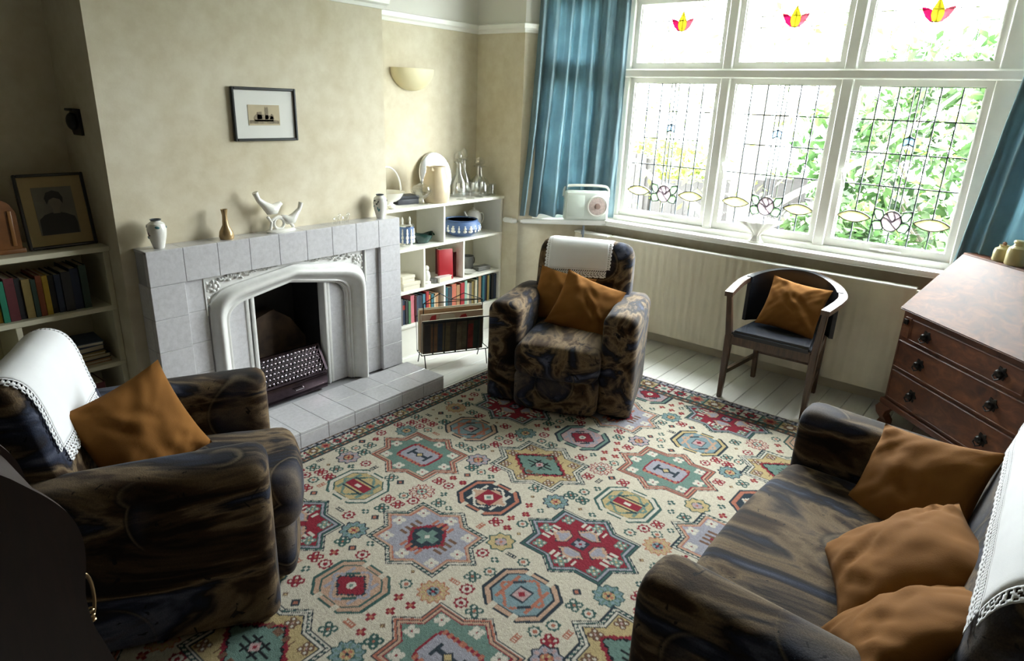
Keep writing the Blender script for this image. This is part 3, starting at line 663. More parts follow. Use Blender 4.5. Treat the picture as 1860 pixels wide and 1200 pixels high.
bm = B(); tube(bm, [(0, 0, 0), (0, 0, .10)], .008, 8); box(bm, (-.006, 0, .05), (.02, .02, .03), .003); o = tag(obj('pipe_bracket', bm, mat('dull_steel', (.22, .26, .32), .35, metal=.8)), 'small steel bracket under the window board below the radio', 'bracket'); o.location = (4.12, 2.62, .715)

# ------------------------------------------------------------------ right-hand bookcase
SY = 3.13
bc = thing('bookcase', 'white built-in bookcase in the alcove beside the window', 'bookcase', (CHX1, SY, 0))
BX1 = XP - CHX1 - .001; BD = YB - SY - .001
def board(name, a, b_, p): return obj(name, bbox(a, b_, .002, 1), SHELFW, p, smooth=30)
SHZ = [.195, .455, .735, .985]
board('top', (.001, -.012, .982), (BX1, BD, 1.002), bc); 
for z in (.735, .452): board('shelf', (.001, 0, z - .018), (BX1, BD, z), bc)
board('bottom_shelf', (.001, 0, .198), (BX1, BD, .216), bc); board('plinth', (.02, .012, 0), (BX1 - .002, .03, .197), bc)
board('side_panel', (.001, .002, .217), (.02, BD, .981), bc); board('side_panel', (BX1 - .022, .002, .217), (BX1, BD, .981), bc)
obj('back_panel', bbox((.02, BD - .008, .217), (BX1 - .023, BD, .981)), mat('cream_back_board', (.66, .62, .47), .6, var=.04), bc, smooth=0)
dv = lambda x, z0, z1: board('divider', (x - CHX1 - .009, .003, z0), (x - CHX1 + .009, BD - .009, z1), bc)
dv(3.188, .736, .981); dv(3.0, .453, .716); dv(3.385, .453, .716); dv(3.192, .217, .433)
# left-hand bookcase
lb = thing('bookcase', 'cream built-in bookcase in the dark alcove behind the patterned armchair', 'bookcase', (.02, SY, 0))
LX1 = CHX0 - .02 - .001
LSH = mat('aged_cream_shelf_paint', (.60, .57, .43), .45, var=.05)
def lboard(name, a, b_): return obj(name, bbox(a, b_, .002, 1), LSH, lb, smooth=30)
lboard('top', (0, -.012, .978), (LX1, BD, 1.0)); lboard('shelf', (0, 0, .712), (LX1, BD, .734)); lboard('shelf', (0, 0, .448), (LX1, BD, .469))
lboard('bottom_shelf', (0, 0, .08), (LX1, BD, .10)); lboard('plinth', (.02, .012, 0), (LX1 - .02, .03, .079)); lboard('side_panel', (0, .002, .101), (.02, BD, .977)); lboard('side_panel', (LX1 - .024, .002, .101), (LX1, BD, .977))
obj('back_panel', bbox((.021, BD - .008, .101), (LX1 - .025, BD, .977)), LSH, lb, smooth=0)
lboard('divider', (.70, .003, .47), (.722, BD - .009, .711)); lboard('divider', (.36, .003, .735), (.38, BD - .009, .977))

# ------------------------------------------------------------------ books
PAGE = mat('book_pages', (.62, .57, .44), .8, var=.06)
def book(x, y, z, w, d, h, col, label, group, lean=0, colname=None, band=None):
    """spine faces -y, stands on z, left edge x"""
    t = thing('book', label, 'book', (x, y, z), 0, group)
    m = mat('book_cloth_' + colname, col, .65, var=.12, vscale=30) if colname else col
    bm = B(); box2(bm, (0.0004, 0, 0), (w - .0004, .003, h), .001, 1); box2(bm, (.0004, .002, 0), (.0028, d, h)); box2(bm, (w - .0028, .002, 0), (w - .0004, d, h))
    if w > .018: 
        for q in (.12, .85): box2(bm, (.0004, -.0008, h * q), (w - .0004, .002, h * q + .004))
    obj('cover', bm, m, t, smooth=0)
    obj('page_block', bbox((.003, .004, .003), (w - .003, d - .004, h - .004)), PAGE, t, smooth=0)
    if band: obj('spine_label', bbox((.001, -.0012, h * .62), (w - .001, .001, h * .80)), band, t, smooth=0)
    t.rotation_euler[1] = lean
    return t
CN = {'grey': '#6d6a66', 'navy': '#26324a', 'slate': '#3d4b5e', 'green': '#4f7a55', 'pink': '#c9747f', 'blue': '#4d8296', 'red': '#a22e33', 'orange': '#c07d44', 'teal': '#2f6670', 'tan': '#a9825c', 'salmon': '#bd6a52', 'charcoal': '#34363b', 'mint': '#8cb3a4', 'cream': '#c7bfa8', 'dark teal': '#1f444c', 'brown': '#5a4130', 'dark green': '#2c4238', 'maroon': '#5a2126', 'dark blue': '#1d2b45', 'yellow': '#b99a35', 'emerald': '#1d7a5e', 'ochre': '#8d7a45', 'near-black': '#17181c', 'rust': '#8a4a2a'}
GOLD = mat('gilt_band', (.45, .30, .10), .4, metal=.6); REDL = hexmat('red_label', '#a3302c')
def row(seq, x, y, z, where, group, depth=.15, maxx=9):
    for i, (cn, w, h) in enumerate(seq):
        if x + w > maxx: break
        lab = f'{cn} book, {ORD[i]} from the left {where}'
        book(x, y + random.uniform(0, .012), z, w, depth + random.uniform(-.02, .02), h, lin(CN[cn]), lab, group, 0, cn, REDL if (cn in ('navy', 'slate') and i < 4) else None)
        x += w + .0006
    return x
r1 = [('grey', .022, .185), ('navy', .024, .172), ('charcoal', .022, .168), ('green', .022, .160), ('pink', .036, .192), ('maroon', .012, .185), ('slate', .020, .180), ('navy', .026, .180), ('charcoal', .016, .176), ('blue', .026, .180), ('red', .026, .195), ('orange', .020, .165), ('teal', .026, .168), ('cream', .012, .150), ('tan', .034, .165)]
row(r1, 2.80, 3.15, .2165, 'on the bottom shelf beside the fireplace', 'books on the bottom shelf of the white bookcase', maxx=3.183)
r2 = [('dark teal', .024, .190), ('teal', .016, .185), ('charcoal', .044, .182), ('salmon', .048, .195), ('tan', .038, .180), ('red', .040, .190), ('mint', .026, .200), ('cream', .030, .175), ('grey', .026, .172), ('ochre', .026, .178), ('cream', .022, .185), ('dark green', .026, .200), ('tan', .032, .205), ('teal', .026, .207), ('dark blue', .030, .202), ('ochre', .022, .196), ('dark teal', .024, .200), ('near-black', .028, .198), ('navy', .028, .195)]
row(r2, 3.206, 3.15, .2165, 'on the bottom shelf behind the armchair', 'books on the bottom shelf of the white bookcase', maxx=3.774)
r3 = [('brown', .028, .19), ('near-black', .03, .18), ('maroon', .026, .175), ('navy', .03, .185), ('brown', .028, .17), ('charcoal', .03, .19), ('dark green', .028, .18), ('near-black', .034, .175), ('rust', .030, .178), ('yellow', .020, .170), ('emerald', .022, .170), ('maroon', .036, .178), ('near-black', .022, .172), ('ochre', .030, .165), ('dark green', .018, .160), ('rust', .022, .172), ('yellow', .022, .168), ('near-black', .022, .165), ('navy', .024, .165), ('charcoal', .036, .172), ('dark blue', .034, .180), ('dark green', .028, .190), ('brown', .072, .212), ('charcoal', .026, .205)]
row(r3, .405, 3.155, .7345, 'on the upper shelf of the dark alcove', 'books on the alcove shelf', depth=.16, maxx=1.087)
# flat stacks in the left alcove
def flat(name, lab, cat, c, s, m, rz=0, group=None):
    t = thing(name, lab, cat, c, rz, group)
    bm = B(); box2(bm, (-s[0] / 2, -s[1] / 2, 0), (s[0] / 2, s[1] / 2, .003)); box2(bm, (-s[0] / 2, -s[1] / 2, s[2] - .003), (s[0] / 2, s[1] / 2, s[2])); box2(bm, (-s[0] / 2, -s[1] / 2, .001), (-s[0] / 2 + .003, s[1] / 2, s[2] - .001)); obj('cover', bm, m, t, smooth=0)
    obj('page_block', bbox((-s[0] / 2 + .004, -s[1] / 2 + .004, .0035), (s[0] / 2 - .004, s[1] / 2 - .003, s[2] - .0035)), PAGE, t, smooth=0); return t
z = .4695
for k, (cn, s, dx, rz) in enumerate([('tan', (.26, .19, .016), 0, 0), ('near-black', (.24, .18, .022), .01, .05), ('ochre', (.25, .19, .014), -.01, -.04), ('navy', (.22, .17, .026), .0, .08), ('slate', (.20, .16, .018), .02, -.1)]):
    flat('book', f'{cn} book lying flat, {ORD[k]} from the bottom of the alcove stack', 'book', (.93 + dx, 3.26, z), s, mat('book_cloth_' + cn, lin(CN[cn]), .65, var=.12, vscale=30), rz, 'books stacked flat in the alcove'); z += s[2] + .0005
row([('near-black', .04, .26), ('maroon', .05, .28), ('brown', .05, .27), ('maroon', .045, .28), ('near-black', .05, .29), ('maroon', .05, .28), ('rust', .045, .27), ('maroon', .04, .28)], .64, 3.15, .1005, 'on the lowest shelf of the dark alcove', 'books on the lowest alcove shelf', depth=.2, maxx=1.085)
# red books in the middle of the white bookcase
for k, (cn, x, w, h, lab) in enumerate([('red', 3.205, .030, .215, 'tall red book standing with its cover turned forward'), ('maroon', 3.315, .030, .185, 'narrow maroon book beside the tall red book'), ('maroon', 3.350, .030, .178, 'dark maroon book standing against the shelf divider')]):
    if k == 0:
        t = thing('book', lab, 'book', (3.20, 3.19, .4525), 0, 'red books on the middle shelf'); t.rotation_euler = (-.06, 0, -.25)
        obj('cover', bbox((0, 0, 0), (.112, .028, .215), .003, 2), hexmat('bright_red_cloth', '#a31722', rough=.5), t); obj('page_block', bbox((.004, .004, .208), (.110, .024, .2155)), PAGE, t, smooth=0)
    else: book(x, 3.20, .4525, w, .15, h, lin(CN[cn]), lab, 'red books on the middle shelf', 0, cn)
# ------------------------------------------------------------------ ornaments on the white bookcase
PORC = mat('white_porcelain', (.78, .77, .72), .18, var=.03, coat=.4)
CREAMP = mat('cream_glaze', (.70, .58, .40), .25, var=.08, coat=.3)
SILVER = mat('polished_silver', (.80, .80, .80), .12, metal=1, var=.03)
PEWTER = mat('dull_pewter', (.22, .22, .21), .4, metal=.7, var=.15)
TOPZ = 1.0022
t = thing('basket', 'white pierced china basket with an arched handle', 'basket', (2.80, 3.26, TOPZ))
bm = B(); lathe(bm, [(.045, .028), (.06, .03), (.085, .05), (.105, .082), (.112, .088), (.10, .08), (.08, .052), (.055, .036), (.01, .034)], 28, sx=1.05); obj('bowl', bm, PORC, t)
bm = B(); lathe(bm, [(.05, 0), (.052, .006), (.035, .015), (.045, .03)], 24); obj('foot', bm, PORC, t)
bm = B(); tube(bm, [(.115 * math.cos(PI * k / 16), 0, .085 + .155 * math.sin(PI * k / 16)) for k in range(17)], .006, 8); obj('handle', bm, PORC, t)
DARK = mat('dark_box_leather', (.045, .048, .062), .5, var=.1)
t = thing('box', 'dark slate-grey shallow box behind the cut glass bowl', 'box', (2.955, 3.27, TOPZ), -.15)
obj('base', bbox((-.08, -.05, 0), (.08, .05, .035), .003), DARK, t); obj('lid', bbox((-.083, -.053, .0355), (.083, .053, .055), .004), DARK, t)
t = thing('glass_bowl', 'cut glass lidded bowl standing on a short stem', 'bowl', (3.03, 3.185, TOPZ))
bm = B(); lathe(bm, [(.038, 0), (.04, .004), (.016, .014), (.013, .03), (.035, .042), (.062, .06), (.073, .085), (.066, .095), (.062, .085), (.05, .06), (.02, .046)], 20); obj('bowl', bm, CRYSTAL, t)
bm = B(); lathe(bm, [(.066, .096), (.055, .115), (.02, .13), (.008, .137), (.014, .148), (.011, .16), (.001, .165)], 20); obj('lid', bm, CRYSTAL, t)
t = thing('jug', 'tall cream stoneware jug in front of the silver tray', 'jug', (3.165, 3.19, TOPZ), .3)
bm = B(); lathe(bm, [(.075, 0), (.084, .01), (.092, .05), (.094, .09), (.086, .14), (.07, .19), (.064, .215), (.066, .235), (.062, .236), (.058, .21), (.06, .19)], 28); obj('body', bm, CREAMP, t)
bm = B(); tube(bm, chaikin([(.06, 0, .21), (.115, 0, .20), (.13, 0, .14), (.088, 0, .075)], 2), .009, 8); obj('handle', bm, CREAMP, t)
bm = B(); lathe(bm, [(.02, .0), (.012, .02), (.004, .03)], 10, (-.06, 0, .21)); obj('spout', bm, CREAMP, t)
t = thing('tray', 'round polished silver tray propped against the wall', 'tray', (3.335, 3.345, TOPZ + .003)); t.rotation_euler = (-.20, 0, 0)
def disc(prof, n=40):
    bm = B(); secs = [[(r * math.cos(2 * PI * k / n), y_, .153 + r * math.sin(2 * PI * k / n)) for k in range(n)] for r, y_ in prof]; loft(bm, secs); return bm
obj('plate', disc([(.001, 0), (.105, 0), (.115, -.006), (.14, -.009), (.14, -.003), (.11, .004), (.001, .004)]), SILVER, t)
obj('gadroon_rim', disc([(.139, -.010), (.15, -.013), (.1535, -.008), (.15, -.001), (.139, .0)]), SILVER, t)
def decanter(x, y, h, r, lab):
    t = thing('decanter', lab, 'decanter', (x, y, TOPZ), 0, 'cut glass on the bookcase top')
    bm = B(); lathe(bm, [(r, 0), (r * 1.04, .01), (r, h * .3), (r * .75, h * .42), (r * .35, h * .52), (r * .30, h * .7), (r * .32, h * .74), (r * .6, h * .76), (r * .58, h * .775), (r * .26, h * .75), (r * .24, h * .55), (r * .9, h * .3), (r * .9, .015)], 14); obj('body', bm, CRYSTAL, t)
    bm = B(); lathe(bm, [(r * .22, h * .74), (r * .22, h * .79), (r * .5, h * .85), (r * .45, h * .93), (r * .15, h), (.001, h)], 10); obj('stopper', bm, CRYSTAL, t)
decanter(3.50, 3.30, .31, .062, 'tall cut glass decanter nearer the silver tray'); decanter(3.665, 3.25, .27, .078, 'squat cut glass decanter with a wide neck near the wall'); decanter(3.60, 3.345, .33, .055, 'slender cut glass decanter at the back of the shelf')
def goblet(x, y, h, r, lab):
    t = thing('wine_glass', lab, 'glass', (x, y, TOPZ), 0, 'cut glass on the bookcase top')
    bm = B(); lathe(bm, [(r * .85, 0), (r * .8, .003), (.006, .01), (.004, h * .45)], 16); obj('stem', bm, CRYSTAL, t)
    bm = B(); lathe(bm, [(.005, h * .45), (r * .7, h * .52), (r, h * .7), (r * .92, h), (r * .88, h), (r * .94, h * .7), (r * .6, h * .55), (.003, h * .5)], 16); obj('cup', bm, CRYSTAL, t)
for x, y, h, lab in ((3.39, 3.175, .115, 'stemmed glass nearest the silver tray'), (3.49, 3.18, .11, 'stemmed glass in the middle of the row of three'), (3.585, 3.18, .11, 'stemmed glass in front of the squat decanter')): goblet(x, y, h, .037, lab)
for x, y, lab in ((3.745, 3.20, 'small cut glass tumbler nearer the decanter'), (3.70 + .06, 3.30, 'small cut glass tumbler against the end wall')):
    bm = B(); lathe(bm, [(.026, 0), (.03, .004), (.034, .08), (.031, .08), (.026, .012), (.001, .01)], 12); o = tag(obj('tumbler', bm, CRYSTAL), lab, 'glass', 'cut glass on the bookcase top'); o.location = (x, y, TOPZ)
bm = B(); lathe(bm, [(.016, 0), (.022, .004), (.024, .012), (.016, .018), (.001, .02)], 12); o = tag(obj('saucer', bm, PORC), 'tiny white china dish at the shelf edge by the chimney', 'dish'); o.location = (2.735, 3.145, TOPZ)
# second shelf
JASP = mat('blue_jasper', (.09, .16, .33), .45, var=.1); Z2 = .7355
t = thing('biscuit_barrel', 'blue and white jasper biscuit barrel with silver mounts', 'barrel', (2.92, 3.22, Z2))
bm = B(); lathe(bm, [(.042, .02), (.05, .025), (.05, .13), (.047, .14), (.001, .145)], 24); obj('body', bm, JASP, t)
bm = B(); lathe(bm, [(.05, .0), (.052, .012), (.046, .022), (.001, .02)], 24); obj('foot_rim', bm, SILVER, t)
bm = B(); lathe(bm, [(.051, .13), (.053, .136), (.045, .146), (.001, .15)], 24); obj('lid', bm, SILVER, t)
for s in (-1, 1): bm = B(); lathe(bm, [(.008, .14), (.005, .155), (.009, .17), (.004, .185), (.001, .19)], 10, (s * .032, 0, 0)); obj('finial', bm, PORC, t)
for k in range(5):
    a = -PI / 2 + (k - 2) * .6; bm = B()
    for q, (dz, r) in enumerate(((.035, .011), (.06, .013), (.085, .010), (.103, .008))): bmesh.ops.create_uvsphere(bm, u_segments=8, v_segments=6, radius=1, matrix=Matrix.Translation((.05 * math.cos(a), .05 * math.sin(a), dz)) @ Matrix.Diagonal((r, r * .5, .015, 1)))
    obj('relief_figure', bm, PORC, t)
GREEN = mat('dark_green_glaze', (.015, .05, .042), .2, var=.4, coat=.4)
t = thing('leaf_dish', 'dark green leaf-shaped dish on the second shelf', 'dish', (3.065, 3.22, Z2)); bm = B()
secs = []
for r, z, q in ((.03, 0, 0), (.05, .004, .05), (.075, .035, .15), (.085, .06, .3), (.078, .056, .3), (.06, .02, .1), (.01, .012, 0)): secs.append([(r * (1 + q * .35 * math.cos(5 * 2 * PI * k / 30)) * math.cos(2 * PI * k / 30), r * .7 * math.sin(2 * PI * k / 30), z + q * .03 * math.cos(3 * 2 * PI * k / 30)) for k in range(30)])
loft(bm, secs); obj('bowl', bm, GREEN, t); bm = B(); tube(bm, chaikin([(.07, 0, .05), (.10, .0, .055), (.11, 0, .04)], 2), .006, 6); obj('stalk_handle', bm, GREEN, t)
t = thing('bowl', 'blue and white jasper bowl with raised white figures', 'bowl', (3.475, 3.245, Z2))
bm = B(); lathe(bm, [(.075, 0), (.085, .008), (.125, .03), (.142, .058), (.135, .085), (.115, .108), (.118, .115), (.111, .116), (.108, .108), (.125, .08), (.12, .05), (.08, .02), (.001, .018)], 36); obj('body', bm, JASP, t)
bm = B(); lathe(bm, [(.109, .1075), (.124, .0805), (.119, .0505), (.08, .0205), (.001, .0186), (.001, .0195), (.08, .0215), (.118, .052), (.1225, .0805), (.1075, .1075)], 36); obj('white_lining', bm, PORC, t)
bm = B()
for k in range(20):
    a = 2 * PI * k / 20
    for dz, r, hh, rad_ in ((.045, .012, .012, .136), (.062, .009, .012, .140), (.078, .006, .006, .136)): bmesh.ops.create_uvsphere(bm, u_segments=6, v_segments=5, radius=1, matrix=Matrix.Translation((rad_ * math.cos(a), rad_ * math.sin(a), dz)) @ Matrix.Rotation(a, 4, 'Z') @ Matrix.Diagonal((.004, r * (.8 + .4 * (k % 3)), hh, 1)))
obj('relief_figures', bm, PORC, t, smooth=60)
t = thing('coffee_pot', 'plain white china coffee pot with a curved handle', 'pot', (3.665, 3.30, Z2), 0)
bm = B(); lathe(bm, [(.042, 0), (.044, .006), (.056, .05), (.060, .09), (.054, .125), (.042, .14), (.001, .14)], 24); obj('body', bm, PORC, t)
bm = B(); lathe(bm, [(.041, .1405), (.036, .148), (.012, .155), (.006, .158), (.010, .166), (.001, .172)], 18); obj('lid', bm, PORC, t)
bm = B(); tube(bm, chaikin([(.05, 0, .118), (.10, 0, .125), (.115, 0, .08), (.09, 0, .045), (.055, 0, .05)], 2), .006, 8); obj('handle', bm, PORC, t)
bm = B(); tube(bm, [(-.045, 0, .085), (-.08, 0, .11), (-.10, 0, .15)], [.016, .012, .007], 10); obj('spout', bm, PORC, t)
# third shelf
Z3 = .4525
for k, (s, z, lab) in enumerate((((.15, .12, .05), 0, 'cream flat box at the bottom of the pair by the chimney'), ((.11, .10, .045), .0505, 'cream smaller box on top of the pair by the chimney'))):
    t = thing('box', lab, 'box', (2.90 - .02 * k, 3.21, Z3 + z), 0, 'cream boxes'); m = mat('cream_card', (.68, .64, .52), .7, var=.04)
    obj('base', bbox((-s[0] / 2, -s[1] / 2, 0), (s[0] / 2, s[1] / 2, s[2] * .55), .002, 1), m, t); obj('lid', bbox((-s[0] / 2 - .003, -s[1] / 2 - .003, s[2] * .555), (s[0] / 2 + .003, s[1] / 2 + .003, s[2]), .002, 1), m, t)
t = thing('figurine', 'small white china figure beside the tall red book', 'figurine', (3.085, 3.20, Z3)); bm = B(); lathe(bm, [(.03, 0), (.03, .012), (.018, .02), (.026, .05), (.018, .08), (.010, .09), (.016, .105), (.012, .12), (.001, .126)], 16); obj('body', bm, PORC, t)
bm = B(); lathe(bm, [(.02, 0), (.026, .006), (.024, .03), (.001, .034)], 14, (.045, -.02, 0)); obj('dark_pot', bm, PEWTER, t)
flat('book', 'white-covered small book lying flat in front of the tall red book', 'book', (3.21, 3.165, Z3), (.13, .05, .036), PORC, .05)
t = thing('mug', 'dull pewter mug on the right of the middle shelf', 'mug', (3.60, 3.30, Z3 + .0)); bm = B(); lathe(bm, [(.045, 0), (.048, .008), (.045, .09), (.05, .1), (.045, .1), (.04, .02), (.001, .015)], 20); obj('body', bm, PEWTER, t); bm = B(); tube(bm, chaikin([(.045, 0, .08), (.08, 0, .08), (.08, 0, .03), (.045, 0, .03)], 2), .005, 6); obj('handle', bm, PEWTER, t)
t = thing('box', 'small dark flat box in front of the pewter mug', 'box', (3.655, 3.20, Z3), -.1); obj('base', bbox((-.06, -.03, 0), (.06, .03, .02), .002), PEWTER, t); obj('lid', bbox((-.062, -.032, .0205), (.062, .032, .032), .003), PEWTER, t)
bm = B(); lathe(bm, [(.03, 0), (.035, .003), (.058, .014), (.06, .018), (.055, .016), (.03, .006), (.001, .006)], 24); o = tag(obj('lacy_dish', bm, PORC), 'white lacy china dish near the pewter mug', 'dish'); o.location = (3.50, 3.20, Z3)

# ------------------------------------------------------------------ mantelpiece ornaments
MZ = .9982
def painted_vase(x, y, h, r, lab, seed):
    t = thing('vase', lab, 'vase', (x, y, MZ), 0, 'painted vases on the mantelpiece')
    bm = B(); lathe(bm, [(r * .55, 0), (r * .6, h * .03), (r * .62, h * .06), (r * .9, h * .4), (r, h * .65), (r * .85, h * .85), (r * .5, h * .93), (r * .48, h * .97), (r * .58, h), (r * .5, h), (r * .4, h * .94), (r * .7, h * .8)], 28); obj('body', bm, PORC, t)
    bm = B(); lathe(bm, [(r * .49, h * .95), (r * .52, h * .955), (r * .6, h * 1.0), (r * .5, h * 1.003), (r * .42, h * .96)], 28); obj('dark_rim', bm, hexmat('slate_rim', '#3b4650', rough=.3), t)
    rnd = random.Random(seed)
    for k in range(16):
        a = rnd.uniform(0, 2 * PI); zz = rnd.uniform(.35, .8) * h; rr = r * (.86 + .14 * math.sin((zz / h - .1) * 2.2)); bm = B()
        bmesh.ops.create_uvsphere(bm, u_segments=8, v_segments=5, radius=1, matrix=Matrix.Translation((rr * .985 * math.cos(a), rr * .985 * math.sin(a), zz)) @ Matrix.Rotation(a, 4, 'Z') @ Matrix.Rotation(rnd.uniform(0, 3), 4, 'X') @ Matrix.Diagonal((.0018, rnd.uniform(.004, .012), rnd.uniform(.003, .006), 1)))
        obj('painted_leaf', bm, hexmat(*(('painted_teal', '#4b8088'), ('painted_dark', '#3a3d3a'), ('painted_plum', '#6a4552'))[k % 3], rough=.3), t)
painted_vase(1.247, 2.955, .125, .039, 'white vase with painted leaves at the left end of the mantelpiece', 4); painted_vase(2.485, 2.955, .135, .040, 'white vase with painted leaves at the window end of the mantelpiece', 9)
bm = B(); lathe(bm, [(.03, 0), (.034, .012), (.03, .035), (.014, .065), (.011, .11), (.016, .138), (.013, .138), (.008, .11), (.006, .08)], 20); o = tag(obj('bud_vase', bm, mat('ochre_brass', (.36, .25, .12), .35, metal=.35, var=.25, vscale=20)), 'slim ochre bud vase on the mantelpiece', 'vase'); o.location = (1.557, 2.955, MZ)
t = thing('figurine', 'white china birds perched on a scrolled branch on the mantelpiece', 'figurine', (1.845, 2.955, MZ))
bm = B(); lathe(bm, [(.08, 0), (.084, .006), (.07, .014), (.001, .016)], 20, sy=.4); obj('base', bm, PORC, t)
bm = B(); tube(bm, [(-.06, 0, .012), (-.05, 0, .05), (-.07, 0, .08)], .007, 8); tube(bm, [(-.01 + .028 * math.cos(a), 0, .042 + .028 * math.sin(a)) for a in [2 * PI * k / 16 for k in range(16)]], .008, 8, True); tube(bm, [(-.05, 0, .06), (-.01, 0, .075), (.04, 0, .06), (.07, 0, .015)], .008, 8); obj('branch', bm, PORC, t)
def bird(p, a, s, nm='bird'):
    bm = B(); pts = [(-.055, 0, .075), (-.045, 0, .045), (-.02, 0, .02), (.0, 0, .0), (.022, 0, -.002), (.04, 0, .012), (.052, 0, .016), (.062, 0, .012)]
    rr = [.012, .010, .016, .024, .022, .013, .010, .002]
    ca, sa = math.cos(a), math.sin(a)
    tube(bm, [((x * ca - z * sa) * s, 0, (x * sa + z * ca) * s) for x, _, z in pts], [r * s for r in rr], 12)
    o = obj(nm, bm, PORC, t, smooth=80); o.location = p; return o
bird((-.055, 0, .115), .05, 1.2); b2 = bird((.065, 0, .055), 0, 1.05); b2.rotation_euler = (0, 0, PI)
for k, (x, lab) in enumerate(((2.178, 'tiny clear glass animal nearer the china birds'), (2.235, 'tiny clear glass animal nearer the window'))):
    t = thing('glass_animal', lab, 'ornament', (x, 2.95, MZ), 0, 'tiny glass animals'); bm = B()
    lathe(bm, [(.002, .018), (.016, .022), (.018, .032), (.010, .04), (.001, .042)], 12, sx=1.3); obj('body', bm, CRYSTAL, t)
    bm = B(); bmesh.ops.create_uvsphere(bm, u_segments=10, v_segments=8, radius=.010, matrix=Matrix.Translation((.02, 0, .045))); obj('head', bm, CRYSTAL, t)
    for q in ((-.012, -.008), (-.012, .008), (.012, -.008), (.012, .008)): bm = B(); lathe(bm, [(.004, 0), (.003, .02)], 6, (q[0], q[1], 0)); obj('leg', bm, CRYSTAL, t)

# ------------------------------------------------------------------ pictures and wall fittings
BLACKF = mat('black_lacquer_frame', (.012, .014, .014), .3, coat=.3)
MOUNT = mat('pale_mount_card', (.66, .66, .62), .7, var=.02)
def frame_parts(t, w, h, b_, fm_, mm):
    for q in ((( -w / 2, -.018, 0), (-w / 2 + b_, 0, h)), ((w / 2 - b_, -.018, 0), (w / 2, 0, h)), ((-w / 2 + b_, -.018, 0), (w / 2 - b_, 0, b_)), ((-w / 2 + b_, -.018, h - b_), (w / 2 - b_, 0, h))): obj('frame_rail', bbox(q[0], q[1], .003, 1), fm_, t)
    obj('mount', bbox((-w / 2 + b_, -.008, b_), (w / 2 - b_, -.002, h - b_)), mm, t, smooth=0)
t = thing('picture', 'small black-framed engraving of a cathedral above the fireplace', 'picture', (1.841, CHY - .001, 1.432))
frame_parts(t, .337, .243, .013, BLACKF, MOUNT)
PAPER = mat('sepia_print_paper', (.46, .39, .26), .8, var=.1); INK = mat('sepia_ink', (.22, .18, .12), .8, var=.4, vscale=60)
obj('print', bbox((-.09, -.0095, .072), (.075, -.0078, .165)), PAPER, t, smooth=0)
bm = B()
for poly in ([(-.085, .08), (.07, .08), (.07, .093), (.04, .098), (-.05, .098), (-.085, .095)], [(-.06, .09), (.04, .09), (.04, .112), (.02, .118), (-.05, .122), (-.06, .11)], [(-.045, .10), (-.02, .10), (-.02, .135), (-.045, .132)], [(-.004, .10), (.014, .10), (.014, .15), (.010, .158), (.005, .15), (.0, .158), (-.004, .15)], [(.02, .1), (.045, .1), (.04, .12), (.03, .125)]):
    prism(bm, poly, XZ, -.0103, -.0094)
obj('engraved_building', bm, INK, t, smooth=0)
# portrait photograph on the alcove bookcase
t = thing('framed_photograph', 'framed old portrait photograph standing on the alcove bookcase', 'picture', (.968, 3.21, 1.0005), 0); t.rotation_euler = (-.16, 0, 0)
YMOUNT = mat('yellowed_mount', (.36, .27, .13), .7, var=.08)
frame_parts(t, .255, .305, .012, BLACKF, YMOUNT)
obj('photograph', bbox((-.073, -.0095, .055), (.073, -.0078, .250)), mat('grey_photo_ground', (.13, .12, .095), .5, var=.25, vscale=9), t, smooth=0)
PD, PS = mat('photo_black', (.012, .012, .012), .5), mat('photo_pale', (.15, .125, .095), .5)
def flatshape(nm, poly, m, y_): bm = B(); prism(bm, poly, XZ, -.0098 - y_, -.0094); obj(nm, bm, m, t, smooth=0)
ell = lambda cx, cz, rx, rz, n=20: [(cx + rx * math.cos(2 * PI * k / n), cz + rz * math.sin(2 * PI * k / n)) for k in range(n)]
flatshape('dress_print', [(-.068, .056), (.068, .056), (.070, .10), (.064, .125), (.035, .140), (.012, .146), (-.018, .146), (-.045, .138), (-.066, .12)], PD, .0002)
flatshape('neck_print', [(-.012, .142), (.014, .142), (.014, .17), (-.01, .17)], PS, .0003)
flatshape('face_print', ell(.002, .185, .021, .028), PS, .0004); flatshape('hair_print', [(-.028, .18), (-.034, .205), (-.024, .228), (0, .236), (.024, .228), (.034, .205), (.03, .18), (.022, .198), (.0, .206), (-.018, .198)], PD, .0006)
bm = B(); box2(bm, (-.02, .0, .0), (.02, .004, .22)); obj('easel_back', bm, BLACKF, t, smooth=0)
AMBER = mat('amber_wood', (.16, .06, .015), .35, var=.3, vscale=16, coat=.3)
t = thing('mantel_clock', 'amber wooden arched case standing on the alcove bookcase', 'clock', (.735, 3.25, 1.0005))
bm = B(); prism(bm, [(-.085, .0), (.085, .0), (.085, .16), (.065, .20), (.03, .22), (-.03, .22), (-.065, .20), (-.085, .16)], XZ, -.05, .05); bmesh.ops.bevel(bm, geom=bm.edges[:], offset=.004, segments=2, affect='EDGES'); obj('case', bm, AMBER, t)
obj('base', bbox((-.095, -.055, -.0004), (.095, .055, .018), .003), AMBER, t)
for q in (-.06, 0, .06): obj('front_fillet', bbox((q - .007, -.056, .03), (q + .007, -.05, .17), .002), mat('amber_wood_light', (.25, .11, .03), .35, coat=.3), t)
